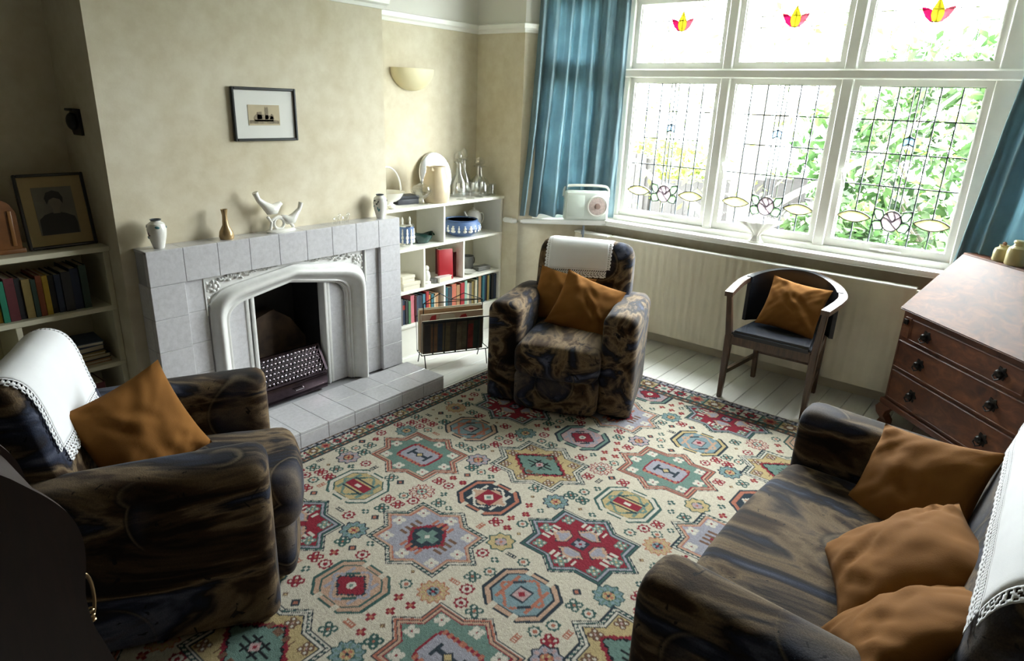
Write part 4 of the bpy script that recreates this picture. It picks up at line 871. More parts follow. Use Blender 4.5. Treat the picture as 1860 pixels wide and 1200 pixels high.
# wall light
UPL = mat('cream_plaster_shade', (.72, .65, .42), .55, var=.03)
t = thing('wall_light', 'cream half-bowl plaster wall light above the bookcase', 'lamp', (3.155, YB - .001, 1.70))
bm = B(); secs = []
for k in range(9):
    a = k / 8 * PI / 2; r = .165 * math.sin(a) + .012; z = .135 * (1 - math.cos(a)) ; secs.append([(r * math.cos(q), -r * .62 * math.sin(q) if 0 < j < 16 else 0, z) for j, q in [(j, PI * j / 16) for j in range(17)]])
for r, z in ((.165, .135), (.12, .08), (.04, .03)): secs.append([(r * math.cos(q), -max(0, r * .62 * math.sin(q)), z) for q in [PI * j / 16 for j in range(17)]])
loft(bm, secs); obj('shade', bm, UPL, t, smooth=50)
obj('backplate', bbox((-.07, -.008, .02), (.07, 0, .11), .003), UPL, t)
# dark carved bracket on the side of the chimney breast
t = thing('wall_bracket', 'small black carved bracket on the side of the chimney breast', 'bracket', (CHX0, 3.235, 1.455))
BLK = mat('black_carved_wood', (.008, .008, .008), .5)
bm = B(); prism(bm, [(-.05, 0), (.035, 0), (.05, .02), (.05, .085), (.03, .105), (-.045, .105)], lambda a, b_, c: (c, a, b_), -.012, -.0005); obj('backplate', bm, BLK, t, smooth=0)
bm = B(); bmesh.ops.create_uvsphere(bm, u_segments=14, v_segments=10, radius=1, matrix=Matrix.Translation((-.022, .0, .055)) @ Matrix.Diagonal((.022, .03, .035, 1))); obj('boss', bm, BLK, t)
bm = B(); box2(bm, (-.03, -.045, .096), (-.001, .045, .106), .003); obj('ledge', bm, BLK, t)

# ------------------------------------------------------------------ window board ornaments
RAD_C = mat('pale_green_radio_case', (.52, .58, .52), .35, var=.04); RADF = mat('pale_radio_front', (.60, .65, .60), .4, var=.03)
fx, fy = 4.135, 2.605
t = thing('radio', 'pale green portable radio with a round dial on the window board', 'radio', (fx + .02, fy + .03, .8505), math.radians(-46))
obj('case', bbox((-.165, -.038, .0), (.165, .045, .215), .022, 4), RAD_C, t)
obj('front_panel', bbox((-.15, -.044, .012), (.15, -.036, .203), .012, 3), RADF, t)
def dial(prof, m, nm, n=36):
    bm = B(); secs = [[(.075 + r * math.cos(2 * PI * k / n), y_, .108 + r * math.sin(2 * PI * k / n)) for k in range(n)] for r, y_ in prof]; loft(bm, secs); obj(nm, bm, m, t)
dial([(.078, -.043), (.078, -.052), (.07, -.055), (.066, -.05), (.001, -.05)], mat('white_plastic', (.75, .75, .70), .3), 'dial_ring'); dial([(.062, -.049), (.062, -.053), (.001, -.054)], mat('rose_dial_face', (.55, .45, .42), .4, var=.2, vscale=60), 'dial_face'); dial([(.022, -.052), (.02, -.066), (.001, -.068)], mat('brown_knob', (.30, .20, .17), .35), 'tuning_knob')
obj('speaker_panel', bbox((-.14, -.0455, .03), (-.02, -.043, .185), .002), RAD_C, t)
bm = B(); tube(bm, chaikin([(-.168, .01, .17), (-.165, .01, .235), (-.12, .01, .25), (.12, .01, .25), (.165, .01, .235), (.168, .01, .17)], 2), .010, 8); obj('handle', bm, mat('cream_handle', (.70, .68, .60), .4), t)
for s in (-1, 1): bm = B(); lathe(bm, [(.012, 0), (.012, .006), (.001, .007)], 12); o = obj('handle_stud', bm, SILVER, t); o.location = (s * .166, .01, .17); o.rotation_euler = (0, s * PI / 2, 0)
# fluted vase
t = thing('vase', 'white fluted china vase with a flared rim on the window board', 'vase', (4.325, 1.425, .8505)); bm = B(); secs = []
for r, z, q in ((.045, 0, 0), (.047, .006, 0), (.035, .02, .05), (.024, .045, .04), (.05, .075, .06), (.085, .105, .08), (.125, .135, .10), (.14, .142, .10), (.12, .128, .1), (.075, .095, .08), (.03, .07, .05), (.002, .066, 0)):
    secs.append([(r * (1 + q * math.cos(12 * 2 * PI * k / 72)) * math.cos(2 * PI * k / 72), r * (1 + q * math.cos(12 * 2 * PI * k / 72)) * math.sin(2 * PI * k / 72), z) for k in range(72)])
loft(bm, secs); obj('bowl', bm, PORC, t, smooth=60)
bm = B(); lathe(bm, [(.05, -.0001), (.05, .006), (.036, .016), (.03, .014)], 30); obj('foot', bm, PORC, t)

# ------------------------------------------------------------------ magazine rack
WIRE = mat('black_wire', (.015, .017, .017), .4, metal=.6)
a_ = math.atan2(2.70 - 2.878, 3.067 - 2.72)
mr = thing('magazine_rack', 'black wire magazine rack standing in front of the white bookcase', 'rack', (2.73, 2.885, 0), a_)
LW = .46
for s, y0 in ((-1, 0), (1, .10)):
    bm = B(); pts = [(.0, y0, .10), (LW, y0, .10), (LW, y0 + s * .02, .33), (0, y0 + s * .02, .33)]; tube(bm, pts, .004, 6, True)
    for k in range(1, 6): tube(bm, [(LW * k / 6, y0, .10), (LW * k / 6, y0 + s * .02, .33)], .0028, 6)
    obj('wire_side', bm, WIRE, mr)
bm = B(); tube(bm, [(.03, .05, .105), (.03, .05, .43), (.14, .05, .49), (.21, .05, .445), (LW - .03, .05, .43), (LW - .03, .05, .105)], .0035, 6); tube(bm, [(.03, .05, .43), (LW - .03, .05, .43)], .003, 6); tube(bm, [(.21, .05, .445), (.30, .05, .48), (LW - .03, .05, .43)], .003, 6); obj('wire_handle', bm, WIRE, mr)
for x in (.02, LW - .02):
    for y0, dy in ((0, -.03), (.10, .05)):
        bm = B(); tube(bm, [(x, y0, .10), (x, y0 + dy, .003)], .0035, 6); obj('leg', bm, WIRE, mr)
bm = B()
for k in range(7): tube(bm, [(LW * k / 6, 0, .10), (LW * k / 6, .10, .10)], .0028, 6)
obj('wire_base', bm, WIRE, mr)
mp = Matrix.Translation((2.73, 2.885, 0)) @ Matrix.Rotation(a_, 4, 'Z')
MAGP = mat('magazine_page_edges', (.52, .46, .34), .7, var=.1)
def magazine(y0, th, h, w, x0, m, lab, lean):
    p = mp @ Vector((x0, y0, .1045)); t = thing('magazine', lab, 'magazine', p, a_, 'magazines in the wire rack'); t.rotation_euler[0] = lean
    obj('cover', bbox((0, 0, 0), (w, .0012, h)), m, t, smooth=0); obj('pages', bbox((.001, .0013, .001), (w - .001, th, h - .001)), MAGP, t, smooth=0); return t
t = magazine(.010, .012, .225, .41, .01, hexmat('print_brown', '#4a3b2c', var=.3, vscale=14), 'magazine with a cover printed with rows of old book spines', .05)
xs = [.01, .055, .10, .135, .185, .225, .265, .30, .345, .39]; cs = ['#2a2420', '#6b4a30', '#1f2a3c', '#5d5238', '#3a332c', '#6a5b45', '#57503c', '#7b2a22', '#2c3a30', '#4b3a30']
for k in range(9): obj('printed_spine', bbox((xs[k], -.0012, .012), (xs[k + 1] - .004, 0, .20 - .02 * (k % 2))), hexmat('print_' + cs[k][1:], cs[k], var=.35, vscale=25), t, smooth=0)
for k in (2, 5): obj('printed_shelf_edge', bbox((.005, -.0022, .205), (.40, -.001, .215)), hexmat('print_dark', '#1b1a18'), t, smooth=0) if k == 2 else None
t = magazine(.030, .014, .262, .42, .005, hexmat('print_pink', '#b59a85', var=.12, vscale=14), 'magazine with red shapes on a pale cover', .035)
for poly in ([(.05, .21), (.10, .205), (.10, .255), (.07, .25)], [(.25, .212), (.27, .24), (.30, .245), (.315, .212)]): bm = B(); prism(bm, poly, XZ, -.0012, 0); obj('red_print', bm, hexmat('print_red', '#a31f24'), t, smooth=0)
bm = B(); prism(bm, [(.11, .205), (.24, .205), (.22, .25), (.13, .255)], XZ, -.0010, 0); obj('pale_print', bm, hexmat('print_cream', '#b7ad97'), t, smooth=0)
for k, (y0, h, cn) in enumerate(((.050, .285, 'tan'), (.066, .29, 'cream'), (.080, .275, 'ochre'))): magazine(y0, .012, h, .425, .003, mat('book_cloth_' + cn, lin(CN[cn]), .65, var=.12, vscale=30), ('tan magazine in the middle of the wire rack', 'cream magazine standing tallest in the wire rack', 'ochre magazine at the back of the wire rack')[k], 0)
# ------------------------------------------------------------------ armchairs and sofa
def back_profile(off=0, shift=0):
    p = [(.50, .30), (.535, .50), (.585, .70), (.605, .80), (.635, .855), (.69, .872), (.745, .85), (.775, .79), (.785, .60), (.775, .16)]
    p = chaikin([(a + shift, b_) for a, b_ in p], 2); q = []
    for i, a in enumerate(p):
        b_, c = p[max(i - 1, 0)], p[min(i + 1, len(p) - 1)]; d = Vector((c[0] - b_[0], c[1] - b_[1])).normalized(); q.append((a[0] - d.y * off, a[1] + d.x * off))
    return q
def rrect(w, z0, z1, r, rb, n=6):
    pts = []
    for cx, cz, rr, a0 in ((w / 2 - r, z1 - r, r, 0), (-w / 2 + r, z1 - r, r, PI / 2), (-w / 2 + rb, z0 + rb, rb, PI), (w / 2 - rb, z0 + rb, rb, 1.5 * PI)):
        for k in range(n + 1): a = a0 + PI / 2 * k / n; pts.append((cx + rr * math.cos(a), cz + rr * math.sin(a)))
    return pts
FOOT = mat('dark_foot', (.02, .012, .008), .5)
def upholstered(name, label, cat, loc, rz, W, fab, fwd=.085, shift=0):
    t = thing(name, label, cat, (loc[0], loc[1], 0), rz); aw = .195
    for side, u in (('l', aw / 2), ('r', W - aw / 2)):
        bm = B(); secs = []
        for v, ins in ((0, .045), (.004, .028), (.014, .014), (.032, .004), (.06, 0), (.2, 0), (.4, 0), (.6, 0), (.70, .004), (.73, .02), (.74, .05)):
            zt = .606 - .042 * v / .74
            secs.append([(u + x, v, z) for x, z in rrect(aw - 2 * ins, .018 + ins * .4, zt - ins, .062 - ins * .5, .02)])
        loft(bm, secs); 
        for vv in bm.verts: vv.co.x += .004 * noise.noise(vv.co * 7); vv.co.z += .004 * noise.noise(vv.co * 6 + Vector((3, 1, 2)))
        obj('arm', bm, fab, t, smooth=60)
    u0, u1 = .13, W - .13; bm = B(); pr = back_profile(0, shift); cx = sum(p[0] for p in pr) / len(pr); cz = .45; secs = []
    for du, s in ((0, .80), (.006, .87), (.02, .93), (.045, .975), (.08, .995), (.12, 1)): secs.append([(u0 + du, cx + (v - cx) * s, cz + (z - cz) * s) for v, z in pr])
    for k in range(1, 4): secs.append([(u0 + .12 + (u1 - u0 - .24) * k / 4, v, z) for v, z in pr])
    for du, s in ((.12, 1), (.08, .995), (.045, .975), (.02, .93), (.006, .87), (0, .80)): secs.append([(u1 - du, cx + (v - cx) * s, cz + (z - cz) * s) for v, z in pr])
    loft(bm, secs); obj('backrest', bm, fab, t, smooth=60)
    bm = bbox((aw - .012, -fwd, .215), (W - aw + .012, .56 + shift, .405), .06, 6); bmesh.ops.subdivide_edges(bm, edges=[e for e in bm.edges if e.calc_length() > .12], cuts=6, use_grid_fill=True)
    for vv in bm.verts:
        s = (vv.co.x - W / 2) / (W / 2 - aw)
        if vv.co.z > .38: vv.co.z += .022 * max(0, 1 - s * s) + .006 * noise.noise(vv.co * 9)
        if vv.co.y < -fwd + .055: vv.co.y -= .025 * max(0, 1 - s * s)
    obj('seat_cushion', bm, fab, t, smooth=60)
    bm = bbox((aw - .01, .03 - fwd, .022), (W - aw + .01, .06, .235), .035, 5); bmesh.ops.subdivide_edges(bm, edges=[e for e in bm.edges if e.calc_length() > .12], cuts=5, use_grid_fill=True)
    for vv in bm.verts:
        s = (vv.co.x - W / 2) / (W / 2 - aw)
        if vv.co.y < 0: vv.co.y -= .03 * max(0, 1 - s * s)
    obj('front_panel', bm, fab, t, smooth=60)
    obj('seat_base', bbox((aw - .02, .05, .06), (W - aw + .02, .70, .25), .01), fab, t)
    for u in (.09, W - .09):
        for v in (.08, .66): bm = B(); lathe(bm, [(.022, 0), (.026, .012), (.02, .03)], 12, (u, v, 0)); obj('foot', bm, FOOT, t)
    return t
AC = upholstered('armchair', 'patterned velvet armchair with two rust cushions facing the camera', 'armchair', (2.675, 2.299), math.radians(-68.1), .845, FAB[0])
LC = upholstered('armchair', 'patterned velvet armchair with one rust cushion beside the hearth', 'armchair', (.917, 1.642), math.radians(59), .845, FAB[1])
SO = upholstered('sofa', 'patterned velvet sofa with three rust cushions in the right foreground', 'sofa', (2.63, .545), math.radians(179.5), 1.43, FAB[2], .0, .045)
def world_mtx(t): return Matrix.Translation(t.location) @ Matrix.Rotation(t.rotation_euler[2], 4, 'Z')

# linen chair-back covers: draped over the back, lace border in front and on the sides
def antimacassar(t, label, u0, u1, front, rear, lace, seed, skew=0):
    """front/rear: how far the cloth hangs down from the top; lace: width of the drawn-thread border"""
    M_ = world_mtx(t); c = thing('antimacassar', label, 'chair cover', M_ @ Vector(((u0 + u1) / 2, .69, .87)), t.rotation_euler[2])
    off = lambda p: Vector((p[0] - (u0 + u1) / 2, p[1] - .69, p[2] - .87))
    pr = back_profile(.005, .045 if t is SO else 0); top = max(range(len(pr)), key=lambda i: pr[i][1])
    def dense(seq):
        out = [seq[0]]
        for a, b_ in zip(seq[:-1], seq[1:]):
            L_ = math.dist(a, b_); n = max(1, int(L_ / .008))
            for k in range(1, n + 1): out.append((a[0] + (b_[0] - a[0]) * k / n, a[1] + (b_[1] - a[1]) * k / n))
        return out
    fr = dense(pr[:top + 1][::-1]); re = dense(pr[top:])
    def at(s):
        seq, s_ = (fr, -s) if s < 0 else (re, s); acc = 0
        for a, b_ in zip(seq[:-1], seq[1:]):
            L_ = math.dist(a, b_)
            if acc + L_ >= s_: q = (s_ - acc) / L_; return (a[0] + (b_[0] - a[0]) * q, a[1] + (b_[1] - a[1]) * q)
            acc += L_
        return seq[-1]
    def pt(u, s):
        v, z = at(s + skew * (u - (u0 + u1) / 2) / (u1 - u0)); w = .003 * noise.noise(Vector((u * 9, s * 9, seed))) + .003
        e = min(u - .13, (t_w[0] - .13) - u); drop = .0
        if e < .09: drop = (max(0, .09 - e) / .09) ** 2 * .05
        return off((u, v - w, z - drop))
    t_w = [1.43 if t is SO else .845]
    bm = B(); n, m_ = 40, 60; rows = []
    for j in range(m_ + 1):
        s = -(front - lace) + (front - lace + rear) * j / m_; rows.append([bm.verts.new(pt(u0 + (u1 - u0) * i / n, s)) for i in range(n + 1)])
    for j in range(m_):
        for i in range(n): bm.faces.new((rows[j][i], rows[j][i + 1], rows[j + 1][i + 1], rows[j + 1][i]))
    o = obj('linen_cloth', bm, LINEN, c, smooth=180); md = o.modifiers.new('thickness', 'SOLIDIFY'); md.thickness = .0015
    # lace: little quads with regular openings and a scalloped edge
    def lacework(fn, L_, w):
        bm = B(); cell = .0045; nu, nv = int(L_ / cell), int(w / cell); vs = {}
        def V(i, j):
            if (i, j) not in vs: vs[i, j] = bm.verts.new(fn(i * L_ / nu, j * w / nv))
            return vs[i, j]
        for i in range(nu):
            for j in range(nv):
                r = j / nv; hole = False
                if r < .18: hole = (j % 3 == 1 and i % 3 != 0)
                elif r < .34: hole = (i + j) % 3 == 0
                elif r < .5: hole = (j % 2 == 1 and i % 4 < 2)
                else: hole = ((i + 2 * (j % 2)) % 5 in (1, 2) and j % 3 != 0)
                if r > .86: hole = abs((i % 8) - 3.5) / 4 > (1 - (r - .86) / .14) * .9 + .1
                if not hole: bm.faces.new((V(i, j), V(i + 1, j), V(i + 1, j + 1), V(i, j + 1)))
        return bm
    o = obj('lace_border', lacework(lambda a, b_: pt(u0 + a, -(front - lace) - b_), u1 - u0, lace), LINEN, c, smooth=180); md = o.modifiers.new('thickness', 'SOLIDIFY'); md.thickness = .001
    sw = lace * .45
    for sd in (0, 1):
        f_ = (lambda a, b_: pt(u1 + b_, -(front - lace) + a)) if sd else (lambda a, b_: pt(u0 - b_, -(front - lace) + a))
        o = obj('lace_side', lacework(f_, front - lace + rear * .6, sw), LINEN, c, smooth=180); md = o.modifiers.new('thickness', 'SOLIDIFY'); md.thickness = .001
    return c
antimacassar(AC, 'white linen cover with a lace edge on the armchair facing the camera', .20, .565, .27, .22, .05, 1, .02)
antimacassar(LC, 'white linen cover with a lace edge on the armchair beside the hearth', .20, .62, .34, .30, .06, 2, 0)
antimacassar(SO, 'long white linen cover with a deep lace edge on the sofa back', .28, 1.245, .215, .26, .07, 3, 0)

# ------------------------------------------------------------------ cushions
def cushion(label, center, normal, up, w, h, th, seed, base=None, bend=0, group='rust cushions'):
    bm = B(); n = 30; rows = {}
    rnd = Vector((seed * 3.3, seed * 1.9, seed))
    for side in (1, -1):
        for i in range(n + 1):
            for j in range(n + 1):
                u, v = -1 + 2 * i / n, -1 + 2 * j / n; edge = i in (0, n) or j in (0, n)
                if side == -1 and edge: rows[side, i, j] = rows[1, i, j]; continue
                x = u * w / 2 * (1 - .085 * (1 - v * v)); y_ = v * h / 2 * (1 - .085 * (1 - u * u))
                f = max(0, (1 - u * u)) ** .55 * max(0, (1 - v * v)) ** .55
                z = side * th / 2 * f
                p = Vector((u * 2.2, v * 2.2, side * .3)) + rnd
                cr = abs(u * v); wr = .008 * noise.noise(p * 1.2) + .013 * (cr ** .7) * noise.noise(Vector((u * 4.5 - v * 4.5, (u + v) * 1.2, seed))) * (0 if edge else 1)
                wr += .018 * math.exp(-((u * .8 + v * .6 - .25 * math.sin(seed)) * 3) ** 2) * noise.noise(Vector(((u - v) * 1.5, (u + v) * 3.2, seed + 4)))
                z += wr * (1 if not edge else .3) - bend * (u * u) * .06
                rows[side, i, j] = bm.verts.new((x, y_, z))
    for side in (1, -1):
        for i in range(n):
            for j in range(n): bm.faces.new((rows[side, i, j], rows[side, i + 1, j], rows[side, i + 1, j + 1], rows[side, i, j + 1]))
    bmesh.ops.remove_doubles(bm, verts=bm.verts, dist=1e-6)
    o = tag(obj('cushion', bm, CUSH, smooth=75), label, 'cushion', group)
    pipe = [(-w / 2 * (1 if 0 else 1), -h / 2, 0)]
    M_ = world_mtx(base) if base else Matrix.Identity(4); R3 = M_.to_3x3()
    N = (R3 @ Vector(normal)).normalized(); U = R3 @ Vector(up); U = (U - N * U.dot(N)).normalized(); X = U.cross(N)
    o.matrix_world = Matrix.Translation(M_ @ Vector(center)) @ Matrix((X, U, N)).transposed().to_4x4()
    return o
cushion('rust cushion tucked behind another on the armchair facing the camera', (.32, .455, .54), (-.15, -.93, .42), (.12, .1, 1), .37, .33, .11, 1, AC)
cushion('rust cushion in front, tilted, on the armchair facing the camera', (.495, .335, .535), (.10, -.88, .50), (.30, .3, 1), .37, .35, .13, 2, AC)
cushion('rust cushion standing on the armchair beside the hearth', (.40, .40, .565), (-.80, -.48, .36), (-.10, .25, 1), .35, .35, .14, 3, LC)
cushion('rust cushion propped against the far arm of the sofa', (.33, .43, .53), (.62, -.45, .62), (-.55, .12, .62), .40, .36, .14, 4, SO)
cushion('rust cushion lying in the middle of the sofa', (.80, .47, .535), (.10, -.55, .85), (-.35, .75, .55), .42, .40, .14, 5, SO)
cushion('rust cushion nearest the camera on the sofa', (1.10, .545, .565), (-.22, -.62, .78), (-.55, .62, .45), .40, .38, .14, 6, SO)

# ------------------------------------------------------------------ bow-back chair by the window
wc = thing('tub_chair', 'dark wooden bow-back chair with a black leather seat under the window', 'chair', (3.955, 1.055, 0), math.radians(1.5))
def leg(a, b_, w0, w1, nm='leg'):
    bm = B(); secs = []
    for k in range(5):
        s = k / 4; p = Vector(a) * (1 - s) + Vector(b_) * s; w_ = w0 + (w1 - w0) * s; secs.append([p + Vector((x * w_ / 2, y_ * w_ / 2, 0)) for x, y_ in ((1, 1), (-1, 1), (-1, -1), (1, -1))])
    loft(bm, secs); bmesh.ops.bevel(bm, geom=[e for e in bm.edges], offset=.004, segments=1, affect='EDGES'); return obj(nm, bm, BEECH, wc, smooth=25)
for s in (1, -1):
    leg((-.245, s * .243, 0), (-.232, s * .240, .40), .028, .042)
    leg((-.232, s * .240, .38), (-.262, s * .262, .642), .038, .030, 'arm_post')
    leg((.212, s * .188, 0), (.185, s * .192, .42), .028, .036)
    leg((.185, s * .192, .40), (.142, s * .205, .70), .034, .026, 'back_post')
    bm = B(); strip(bm, [(-.238, s * .241, .16), (.20, s * .189, .16)], .018, .026); obj('stretcher', bm, BEECH, wc, smooth=0)
    bm = B(); strip(bm, [(-.23, s * .243, .375), (.185, s * .193, .375)], .022, .055); obj('seat_rail', bm, BEECH, wc, smooth=0)
bm = B(); strip(bm, [(.20, .19, .19), (.20, -.19, .19)], .018, .026); obj('stretcher', bm, BEECH, wc, smooth=0)
bm = B(); strip(bm, [(-.236, .22, .375), (-.236, -.22, .375)], .022, .06); obj('seat_rail', bm, BEECH, wc, smooth=0)
bm = B(); strip(bm, [(.185, .18, .375), (.185, -.18, .375)], .022, .055); obj('seat_rail', bm, BEECH, wc, smooth=0)
bm = B(); prism(bm, [(-.262, .225), (-.262, -.225), (.168, -.182), (.168, .182)], XY, .395, .435); bmesh.ops.bevel(bm, geom=bm.edges[:], offset=.014, segments=3, affect='EDGES'); obj('seat_pad', bm, BLACKLEATHER, wc)
bow = []
for k in range(41):
    a = -PI * .5 * 1.0 + PI * k / 40; x = .222 * math.cos(a); yy = .285 * math.sin(a)
    bow.append((x - .02 if x > 0 else -.02, yy, .668 + .075 * max(0, math.cos(a)) ** 1.5))
full = [(-.285, -.262, .652), (-.20, -.272, .657), (-.10, -.282, .662)] + bow + [(-.10, .282, .662), (-.20, .272, .657), (-.285, .262, .652)]
bm = B(); strip(bm, full, .046, .028); bmesh.ops.bevel(bm, geom=[e for e in bm.edges if e.calc_length() > .03 and len(e.link_faces) == 2 and e.calc_face_angle(0) > 1], offset=.005, segments=2, affect='EDGES'); obj('bow_arm', bm, BEECH, wc, smooth=40)
def backpad(z0f, z1f, thick, inner, m, nm):
    bm = B(); secs = []
    for k in range(4, 37):
        p = bow[k]; q = Vector((p[0] + .02, p[1], 0)).normalized(); zt = p[2] + z1f
        base = Vector((p[0], p[1], 0)) - q * inner
        secs.append([base + Vector((0, 0, z0f)), base + Vector((0, 0, zt)), base + q * thick + Vector((0, 0, zt)), base + q * thick + Vector((0, 0, z0f))])
    loft(bm, secs); obj(nm, bm, m, wc, smooth=40)
backpad(.42, -.012, .022, .026, BLACKLEATHER, 'back_pad'); backpad(.66, .018, .035, .03, BLACKLEATHER, 'back_roll')
cushion('rust cushion leaning on the dark bow-back chair under the window', (.0, -.03, .575), (-.86, .02, .45), (.35, -.10, 1), .345, .31, .11, 7, wc)

# ------------------------------------------------------------------ bureau
bu = thing('bureau', 'dark wooden bureau with a sloping lid and three drawers', 'bureau', (4.024, .466, 0), math.radians(225.5)); BW, BDp = .90, .34
prof = [(0, .15), (0, .66), (.0, .675), (.27, .965), (BDp, .965), (BDp, .15)]
bm = B(); prism(bm, prof, lambda a, b_, c: (c, a, b_), 0, BW); obj('carcass', bm, WALNUT, bu, smooth=0)
lidd = Vector((0, .27 + .02, .965 - .665)); ld = lidd.normalized(); ln = Vector((0, -ld.z, ld.y))
o0 = Vector((-.008, -.02, .668)); bm = B(); Lh = lidd.length
q = [o0, o0 + ld * Lh, o0 + ld * Lh + ln * .016, o0 + ln * .016]
loft(bm, [[p for p in q], [p + Vector((BW + .016, 0, 0)) for p in q]]); bmesh.ops.bevel(bm, geom=bm.edges[:], offset=.005, segments=2, affect='EDGES'); obj('sloping_lid', bm, WALNUT, bu, smooth=30)
obj('top_board', bbox((-.01, .262, .966), (BW + .01, BDp + .005, .985), .005, 2), WALNUT, bu)
obj('plinth', bbox((-.014, -.018, .115), (BW + .014, BDp, .150), .008, 3), WALNUT, bu)
IRON = mat('dark_bronze_pull', (.02, .018, .017), .4, metal=.7, var=.3, vscale=40)
for k, (z0, z1, u0, u1) in enumerate(((.525, .640, .085, BW - .085), (.352, .505, .02, BW - .02), (.168, .332, .02, BW - .02))):
    d = obj('drawer', bbox((u0, -.010, z0), (u1, .02, z1), .003, 1), WALNUT, bu)
    bm = B()
    for a, b_ in (((u0, -.014, z0), (u1, -.009, z0 + .007)), ((u0, -.014, z1 - .007), (u1, -.009, z1)), ((u0, -.014, z0), (u0 + .007, -.009, z1)), ((u1 - .007, -.014, z0), (u1, -.009, z1))): box2(bm, a, b_, .002, 1)
    obj('cock_bead', bm, WALNUT, d)
    for uu in (.205, BW - .215):
        bm = B(); zc = (z0 + z1) / 2
        def ry(prof, cx, cz, nn=12, lob=0):
            loft(bm, [[(cx + r * (1 + lob * math.cos(6 * 2 * PI * k2 / nn)) * math.cos(2 * PI * k2 / nn), y_, cz + r * (1 + lob * math.cos(6 * 2 * PI * k2 / nn)) * math.sin(2 * PI * k2 / nn)) for k2 in range(nn)] for r, y_ in prof])
        ry([(.030, -.0101), (.028, -.014), (.018, -.017)], uu, zc, 24, .18); ry([(.010, -.016), (.014, -.026), (.018, -.032), (.012, -.040), (.001, -.042)], uu, zc, 12)
        tube(bm, [(uu - .018, -.022, zc), (uu - .02, -.034, zc - .02), (uu, -.036, zc - .032), (uu + .02, -.034, zc - .02), (uu + .018, -.022, zc)], .004, 6); obj('drop_pull', bm, IRON, d, smooth=40)
for u0 in (.022, BW - .072):
    lp = obj('lid_support', bbox((u0, -.008, .525), (u0 + .05, .02, .640), .003, 1), WALNUT, bu); bm = B(); box2(bm, (u0 + .005, -.02, .60), (u0 + .035, -.008, .63), .004); obj('support_knob', bm, IRON, lp)
for u in (0, 1):
    for v in (0, 1):
        bm = B(); x = .02 if u == 0 else BW - .02; yv = .015 if v == 0 else BDp - .03; secs = []
        for z, o_, w_ in ((.115, .0, .095), (.09, -.012, .085), (.055, -.006, .06), (.025, .012, .055), (0, .004, .07)):
            sx, sy = (1 if u == 0 else -1), (1 if v == 0 else -1)
            secs.append([(x + sx * (o_ - .03), yv + sy * (o_ - .03), z), (x + sx * (o_ - .03 + w_), yv + sy * (o_ - .03), z), (x + sx * (o_ - .03 + w_), yv + sy * (o_ - .03 + .035), z), (x + sx * (o_ - .03 + .035), yv + sy * (o_ - .03 + w_), z), (x + sx * (o_ - .03), yv + sy * (o_ - .03 + w_), z)])
        loft(bm, secs); obj('bracket_foot', bm, WALNUT, bu, smooth=40)
STONE = mat('cream_stoneware', (.55, .47, .24), .3, var=.15, coat=.3)
Mb = world_mtx(bu)
def pot(p, h, r, lab, stop):
    t = thing('stoneware_pot', lab, 'pot', p, 0, 'pots on the bureau')
    bm = B(); lathe(bm, [(r * .92, 0), (r, h * .06), (r, h * .55), (r * .9, h * .72), (r * .55, h * .82), (r * .5, h * .9), (r * .56, h * .95), (r * .4, h * .95), (r * .38, h * .8)], 26); obj('body', bm, STONE, t)
    if stop: bm = B(); lathe(bm, [(r * .22, h * .93), (r * .2, h * 1.02), (r * .26, h * 1.08), (r * .1, h * 1.15), (.001, h * 1.16)], 12, (-r * .3, 0, 0)); obj('stopper', bm, mat('brown_cork', (.25, .12, .07), .7), t)
    else: bm = B(); lathe(bm, [(r * .58, h * .93), (r * .6, h * 1.0), (r * .5, h * 1.05), (.001, h * 1.06)], 20); obj('lid', bm, STONE, t)
pot(Mb @ Vector((.185, .305, .9855)), .085, .040, 'small cream stoneware pot with a brown stopper on the bureau', True)
pot(Mb @ Vector((.275, .30, .9855)), .115, .045, 'larger cream stoneware pot at the back of the bureau', False)

# ------------------------------------------------------------------ dark cabinet in the left foreground
cb = thing('cabinet', 'dark polished wooden cabinet with an S-curved side in the left foreground', 'cabinet', (.05, 1.2, 0))
ol = [(.165, 1.06), (.195, 1.021), (.221, .987), (.247, .941), (.258, .889), (.255, .838), (.246, .796), (.242, .761), (.245, .701), (.257, .654), (.268, .598), (.285, .53), (.298, .45), (.30, .36), (.30, 0)]
pre = [(-.42, 0), (-.42, 1.14), (.05, 1.14), (.10, 1.115)]
poly = pre + chaikin([(.10, 1.115)] + ol, 2)[1:]
bm = B(); prism(bm, poly, XZ, 0, .018); obj('side_panel', bm, MAHOG, cb, smooth=30)
bm = B(); prism(bm, [(x - .010 if x > 0 else x + .01, z - .008 if z > .1 else z + .004) for x, z in poly], XZ, .018, .30); obj('body', bm, MAHOG, cb, smooth=30)
bm = B(); prism(bm, poly, XZ, .30, .318); obj('side_panel', bm, MAHOG, cb, smooth=30)
BRASS = mat('aged_brass', (.45, .33, .18), .3, metal=1, var=.2)
bm = B(); tube(bm, chaikin([(.247, .07, .775), (.272, .07, .765), (.274, .07, .70), (.262, .07, .655), (.252, .07, .65)], 2), .0035, 8)
for z in (.66, .672, .684): tube(bm, [(.262 + .006 * math.cos(a), .07 + .006 * math.sin(a), z) for a in [2 * PI * k / 10 for k in range(10)]], .002, 6, True)
obj('drop_handle', bm, BRASS, cb); bm = B(); prism(bm, [(.05, .63), (.09, .64), (.10, .72), (.09, .80), (.05, .81)], lambda a, b_, c: (c + .24 - .0 * b_, a, b_), -.006, .006); obj('escutcheon', bm, IRON, cb, smooth=0)

